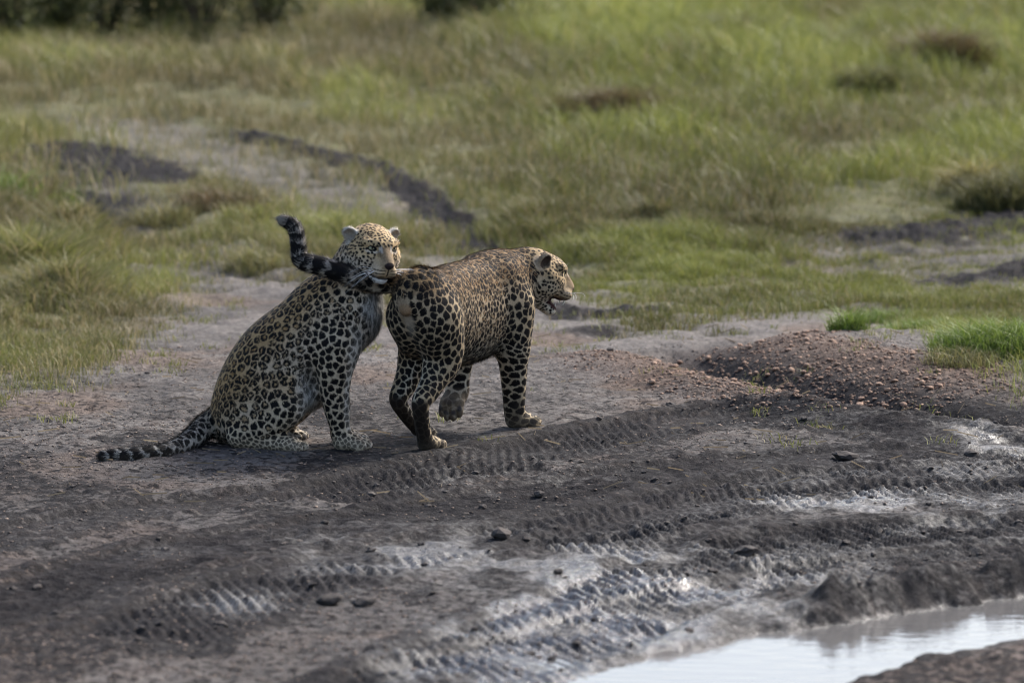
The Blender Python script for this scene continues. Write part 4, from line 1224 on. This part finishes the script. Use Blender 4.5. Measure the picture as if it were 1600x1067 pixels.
GRM = grassy.reshape(shape)
def zone(px, py):
    """grass height (m) and greenness at photograph position"""
    bd = np.interp(px, [800, 1200, 1320, 1600], [385, 360, 318, 306])
    tall_right = sstep(bd + 5, bd - 45, py) * sstep(760, 880, px + .3 * (350 - py))
    top = sstep(185, 110, py)
    left_tuft = sstep(235, 120, px + .12 * (py - 400)) * sstep(190, 240, py) * sstep(560, 430, py)
    midl = sstep(440, 380, py) * .05 * (1 - .6 * sstep(420, 250, px) * sstep(200, 230, py))
    h = .055 - .02 * sstep(1200, 1350, px) * sstep(320, 350, py) * sstep(470, 440, py) + midl * (1 - sstep(1200, 1320, px)) + .09 * tall_right + .10 * top + .13 * left_tuft
    green = np.clip(.34 + .60 * sstep(500, 1000, px) + .25 * sstep(380, 460, py) * sstep(650, 800, px) - .12 * sstep(330, 200, py) * sstep(900, 500, px), 0, 1)
    return h, green

def tones(green, n, rs, patch):
    lime = mix((.235, .240, .064), (.150, .172, .046), rs.random((n, 1)))
    olive = mix((.175, .165, .062), (.115, .115, .045), rs.random((n, 1)))
    straw = mix((.37, .31, .165), (.25, .20, .105), rs.random((n, 1)))
    g = np.clip(green + .8 * patch, 0, 1)[:, None]
    c = mix(olive, lime, g)
    dry = rs.random(n) < np.clip(.46 - .42 * g[:, 0] - .25 * patch, .04, .7)
    c[dry] = straw[dry]
    return c * rs.uniform(.75, 1.2, (n, 1)) * (.88 + .6 * patch[:, None])

def field(name, n, ymin, ymax, power, hmul, wmul, seed, label, hcap=9, dens=None):
    rs = np.random.default_rng(seed)
    out_P, out_h, out_c = [], [], []; got = 0
    while got < n:
        k = 60000
        u = rs.random(k); d0, d1 = ymin + 18, ymax + 18
        d = (d0 ** power + u * (d1 ** power - d0 ** power)) ** (1 / power)
        y = d - 18; x = rs.uniform(-1, 1, k) * d * .185
        z = gz(x, y); px, py = project(np.stack([x, y, z], 1))
        g = gz(x, y, GRM)
        clump = noise2(x * 3.2, y * 2.2, 400) * .6 + noise2(x * 9, y * 7, 401) * .4
        keep = rs.random(k) < np.clip(g * (.65 + .9 * clump), 0, 1)
        if dens is not None: keep &= rs.random(k) < dens(px, py, x, y)
        x, y, z, px, py, clump = x[keep], y[keep], z[keep], px[keep], py[keep], clump[keep]
        h, gr = zone(px, py)
        patch = fbm2(x * .9, y * .45, 410, 3)
        hh = np.minimum(h, hcap) * hmul * rs.uniform(.45, 1.25, len(x)) * (1 + .7 * clump) * (1 + .35 * patch)
        out_P.append(np.stack([x, y, z], 1)); out_h.append(np.maximum(hh, .012)); out_c.append(tones(gr, len(x), rs, patch)); got += len(x)
    P, h, c = np.concatenate(out_P)[:n], np.concatenate(out_h)[:n], np.concatenate(out_c)[:n]
    dist = P[:, 1] + 18
    wd = (.0011 + .008 * np.minimum(h, .3)) * wmul * (dist / 20) ** .8
    return link(name, blades(P, h, wd, np.full(n, .65), c, seed + 1), GRASS, kind='stuff', label=label)

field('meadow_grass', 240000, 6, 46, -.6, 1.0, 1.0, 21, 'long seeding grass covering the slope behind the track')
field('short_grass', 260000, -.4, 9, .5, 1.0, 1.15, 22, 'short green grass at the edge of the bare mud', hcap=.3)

# scattered sprigs on the bare ground round the leopards
rs = np.random.default_rng(33)
px, py = rs.uniform(-40, 1640, 1100), rs.uniform(420, 700, 1100)
g0 = np.interp(px, [0, 280, 480, 640, 900, 1100, 1450, 1600], [622, 535, 450, 500, 485, 512, 575, 618])
ok = (rs.random(1100) < .95 * np.exp(-np.maximum(py - g0, 0) / 60.0)) & (py > g0 - 40) & (noise2(px / 60.0, py / 22.0, 5) > -.05)
sp = [q + rs.normal(0, .035, (rs.integers(6, 26), 2)) for q in G(px[ok], py[ok])]
sp = np.concatenate(sp); z = gz(sp[:, 0], sp[:, 1]); P = np.column_stack([sp, z]); k = len(P)
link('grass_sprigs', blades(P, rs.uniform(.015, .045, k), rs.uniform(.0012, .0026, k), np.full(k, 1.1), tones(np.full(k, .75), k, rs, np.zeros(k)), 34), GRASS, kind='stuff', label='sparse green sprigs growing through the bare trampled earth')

# dry straws lying on the mud
k = 260
px, py = rs.uniform(-50, 1650, k), rs.uniform(500, 780, k)
xy = G(px, py); a = rs.uniform(0, 6.28, k); L_ = rs.uniform(.03, .11, k)
P0 = np.column_stack([xy, gz(xy[:, 0], xy[:, 1]) + .006]); e = xy + np.stack([np.cos(a), np.sin(a) * 1.0], 1) * L_[:, None]
P1 = np.column_stack([e, gz(e[:, 0], e[:, 1]) + rs.uniform(.004, .016, k)]); up_ = np.array([0, 0, .0022])
V = np.stack([P0 - up_, P1 - up_, P1 + up_, P0 + up_], 1).reshape(-1, 3)
sm = mesh_np('straw', V, np.arange(k * 4, dtype=np.int32).reshape(k, 4)); vcol(sm, np.repeat(mix((.26, .21, .14), (.13, .10, .07), rs.random((k, 1))), 4, 0))
link('straw', sm, GRASS, kind='stuff', label='dry grass straws lying loose on the bare mud')

# tussocks that stand out from the meadow
def tussock(px, py, w_px, h_m, n, tone, label, lean=1.0):
    rs = np.random.default_rng(int(px * 7 + py)); q = G(px, py); d = q[1] + 18
    r = w_px / 2 * d / FPX
    rr = np.sqrt(rs.random(n)) * r; a = rs.uniform(0, 6.28, n)
    x, y = q[0] + rr * np.cos(a), q[1] + rr * np.sin(a) * .8
    P = np.column_stack([x, y, gz(x, y)])
    h = h_m * rs.uniform(.5, 1.2, n) * (1 - .45 * (rr / r) ** 2)
    c = mix(tone[0], tone[1], rs.random((n, 1))) * rs.uniform(.7, 1.2, (n, 1))
    base = np.array([q[0], q[1], float(gz(*q)[0])])
    me = blades(P - base, h, (.0013 + .009 * np.minimum(h, .3)) * (d / 20) ** .8, np.full(n, lean), c, int(px))
    o = link('grass_tussock', me, GRASS, label=label, category='grass tussock'); o.location = base
dk = ((.075, .080, .030), (.15, .14, .055)); br = ((.16, .105, .055), (.10, .092, .040)); gn = ((.115, .185, .030), (.18, .225, .055)); ol = ((.15, .16, .055), (.25, .21, .095)); ye = ((.23, .22, .07), (.28, .23, .10))
for a in ((1575, 325, 170, .26, 1800, dk, 'large dark tussock beside the muddy bank'), (1520, 300, 90, .26, 900, ye, 'yellowish tussock leaning against the large dark tussock'), (945, 190, 200, .30, 2200, br, 'wide brown tussock mound alone on the green slope'),
          (1470, 110, 150, .42, 1700, br, 'brown seeding tussock high on the green slope'), (1370, 150, 120, .30, 1200, dk, 'dark low tussock near the brown seeding tussock'), (1150, 75, 110, .36, 1200, dk, 'small dark tussock far up the slope'),
          (1325, 548, 66, .13, 420, gn, 'small green grass tuft growing in the gravel bank'), (1385, 505, 110, .08, 700, gn, 'low grass mat on the crest of the gravel bank'), (1565, 585, 230, .17, 2300, gn, 'bright green grass clump at the lip of the ditch'), (1425, 535, 140, .10, 1200, gn, 'low green tuft between gravel and the bright clump'), (1500, 600, 120, .09, 600, ol, 'short spiky grass at the foot of the bright clump'),
          (60, 470, 300, .24, 1100, ol, 'tall loose tussock with pale seed stalks beside the left rut'), (5, 320, 240, .24, 700, gn, 'tall green tussock next to the churned mud'), (340, 330, 170, .16, 900, br, 'reddish brown tussock on the strip between the wheel tracks'), (405, 412, 120, .14, 600, ol, 'low olive tussock between the wheel tracks'), (250, 345, 120, .16, 500, ol, 'small olive tussock by the churned mud')):
    tussock(*a)

# low shrubs at the top of the slope
def leaf_shrub(px, py, w_px, h, label, seed):
    rs = np.random.default_rng(seed); q = G(px, py); base = np.array([q[0], q[1], float(gz(*q)[0])]); r = w_px / 2 * (q[1] + 18) / FPX
    root = link('shrub', None, label=label, category='shrub', group='shrubs at the top of the slope'); root.location = base
    Vs, Fs, o = [], [], 0; tips = []
    for k in range(11):
        a = rs.uniform(0, 6.28); e = np.array([math.cos(a) * r * rs.uniform(.3, .9), math.sin(a) * r * .7, h * rs.uniform(.6, 1)])
        v, f = hair_tube([np.zeros(3) - [0, 0, .03], e * .5 + [0, 0, .1 * h], e], .018, .004, 6, 5); Vs.append(v); Fs.append(f + o); o += len(v); tips.append(e)
    link('stems', mesh_np('stems', np.vstack(Vs), np.vstack(Fs)), plain('bark_%d' % seed, (.06, .045, .03), .9), root)
    n = 2600; t = np.array(tips)[rs.integers(0, len(tips), n)]; u = rs.uniform(.25, 1.1, n)[:, None]
    P = t * u + rs.normal(0, 1, (n, 3)) * np.array([r * .22, r * .22, h * .14]); P[:, 2] = np.abs(P[:, 2])
    a, b = rs.normal(0, 1, (n, 3)), rs.normal(0, 1, (n, 3)); a /= np.linalg.norm(a, axis=1, keepdims=True); b -= a * (a * b).sum(1, keepdims=True); b /= np.linalg.norm(b, axis=1, keepdims=True)
    s_ = rs.uniform(.016, .034, n)[:, None]
    V = np.stack([P - a * s_, P - b * s_ * .5, P + a * s_, P + b * s_ * .5], 1).reshape(-1, 3)
    me = mesh_np('foliage', V, np.arange(n * 4, dtype=np.int32).reshape(n, 4)); vcol(me, np.repeat(mix((.035, .045, .016), (.085, .092, .034), rs.random((n, 1))), 4, 0))
    link('foliage', me, GRASS, root, kind='stuff')
for i, (px, py, w_, h, lab) in enumerate(((320, 66, 280, 1.2, 'widest dark shrub at the top edge above the churned mud'), (165, 60, 190, .9, 'smaller dark shrub next to the widest shrub'), (765, 58, 210, .9, 'largest dark shrub above the middle of the track'), (20, 76, 170, .8, 'low dark shrub at the upper end of the wheel track'), (95, 70, 150, .7, 'dark shrub between the low shrub and the smaller shrub'), (245, 62, 190, .9, 'dark shrub filling the gap next to the widest shrub'), (420, 60, 190, .85, 'dark shrub on the far side of the widest shrub'), (690, 52, 150, .6, 'small dark shrub joined to the largest shrub above the middle of the track'))):
    leaf_shrub(px, py, w_, h, lab, 500 + i)
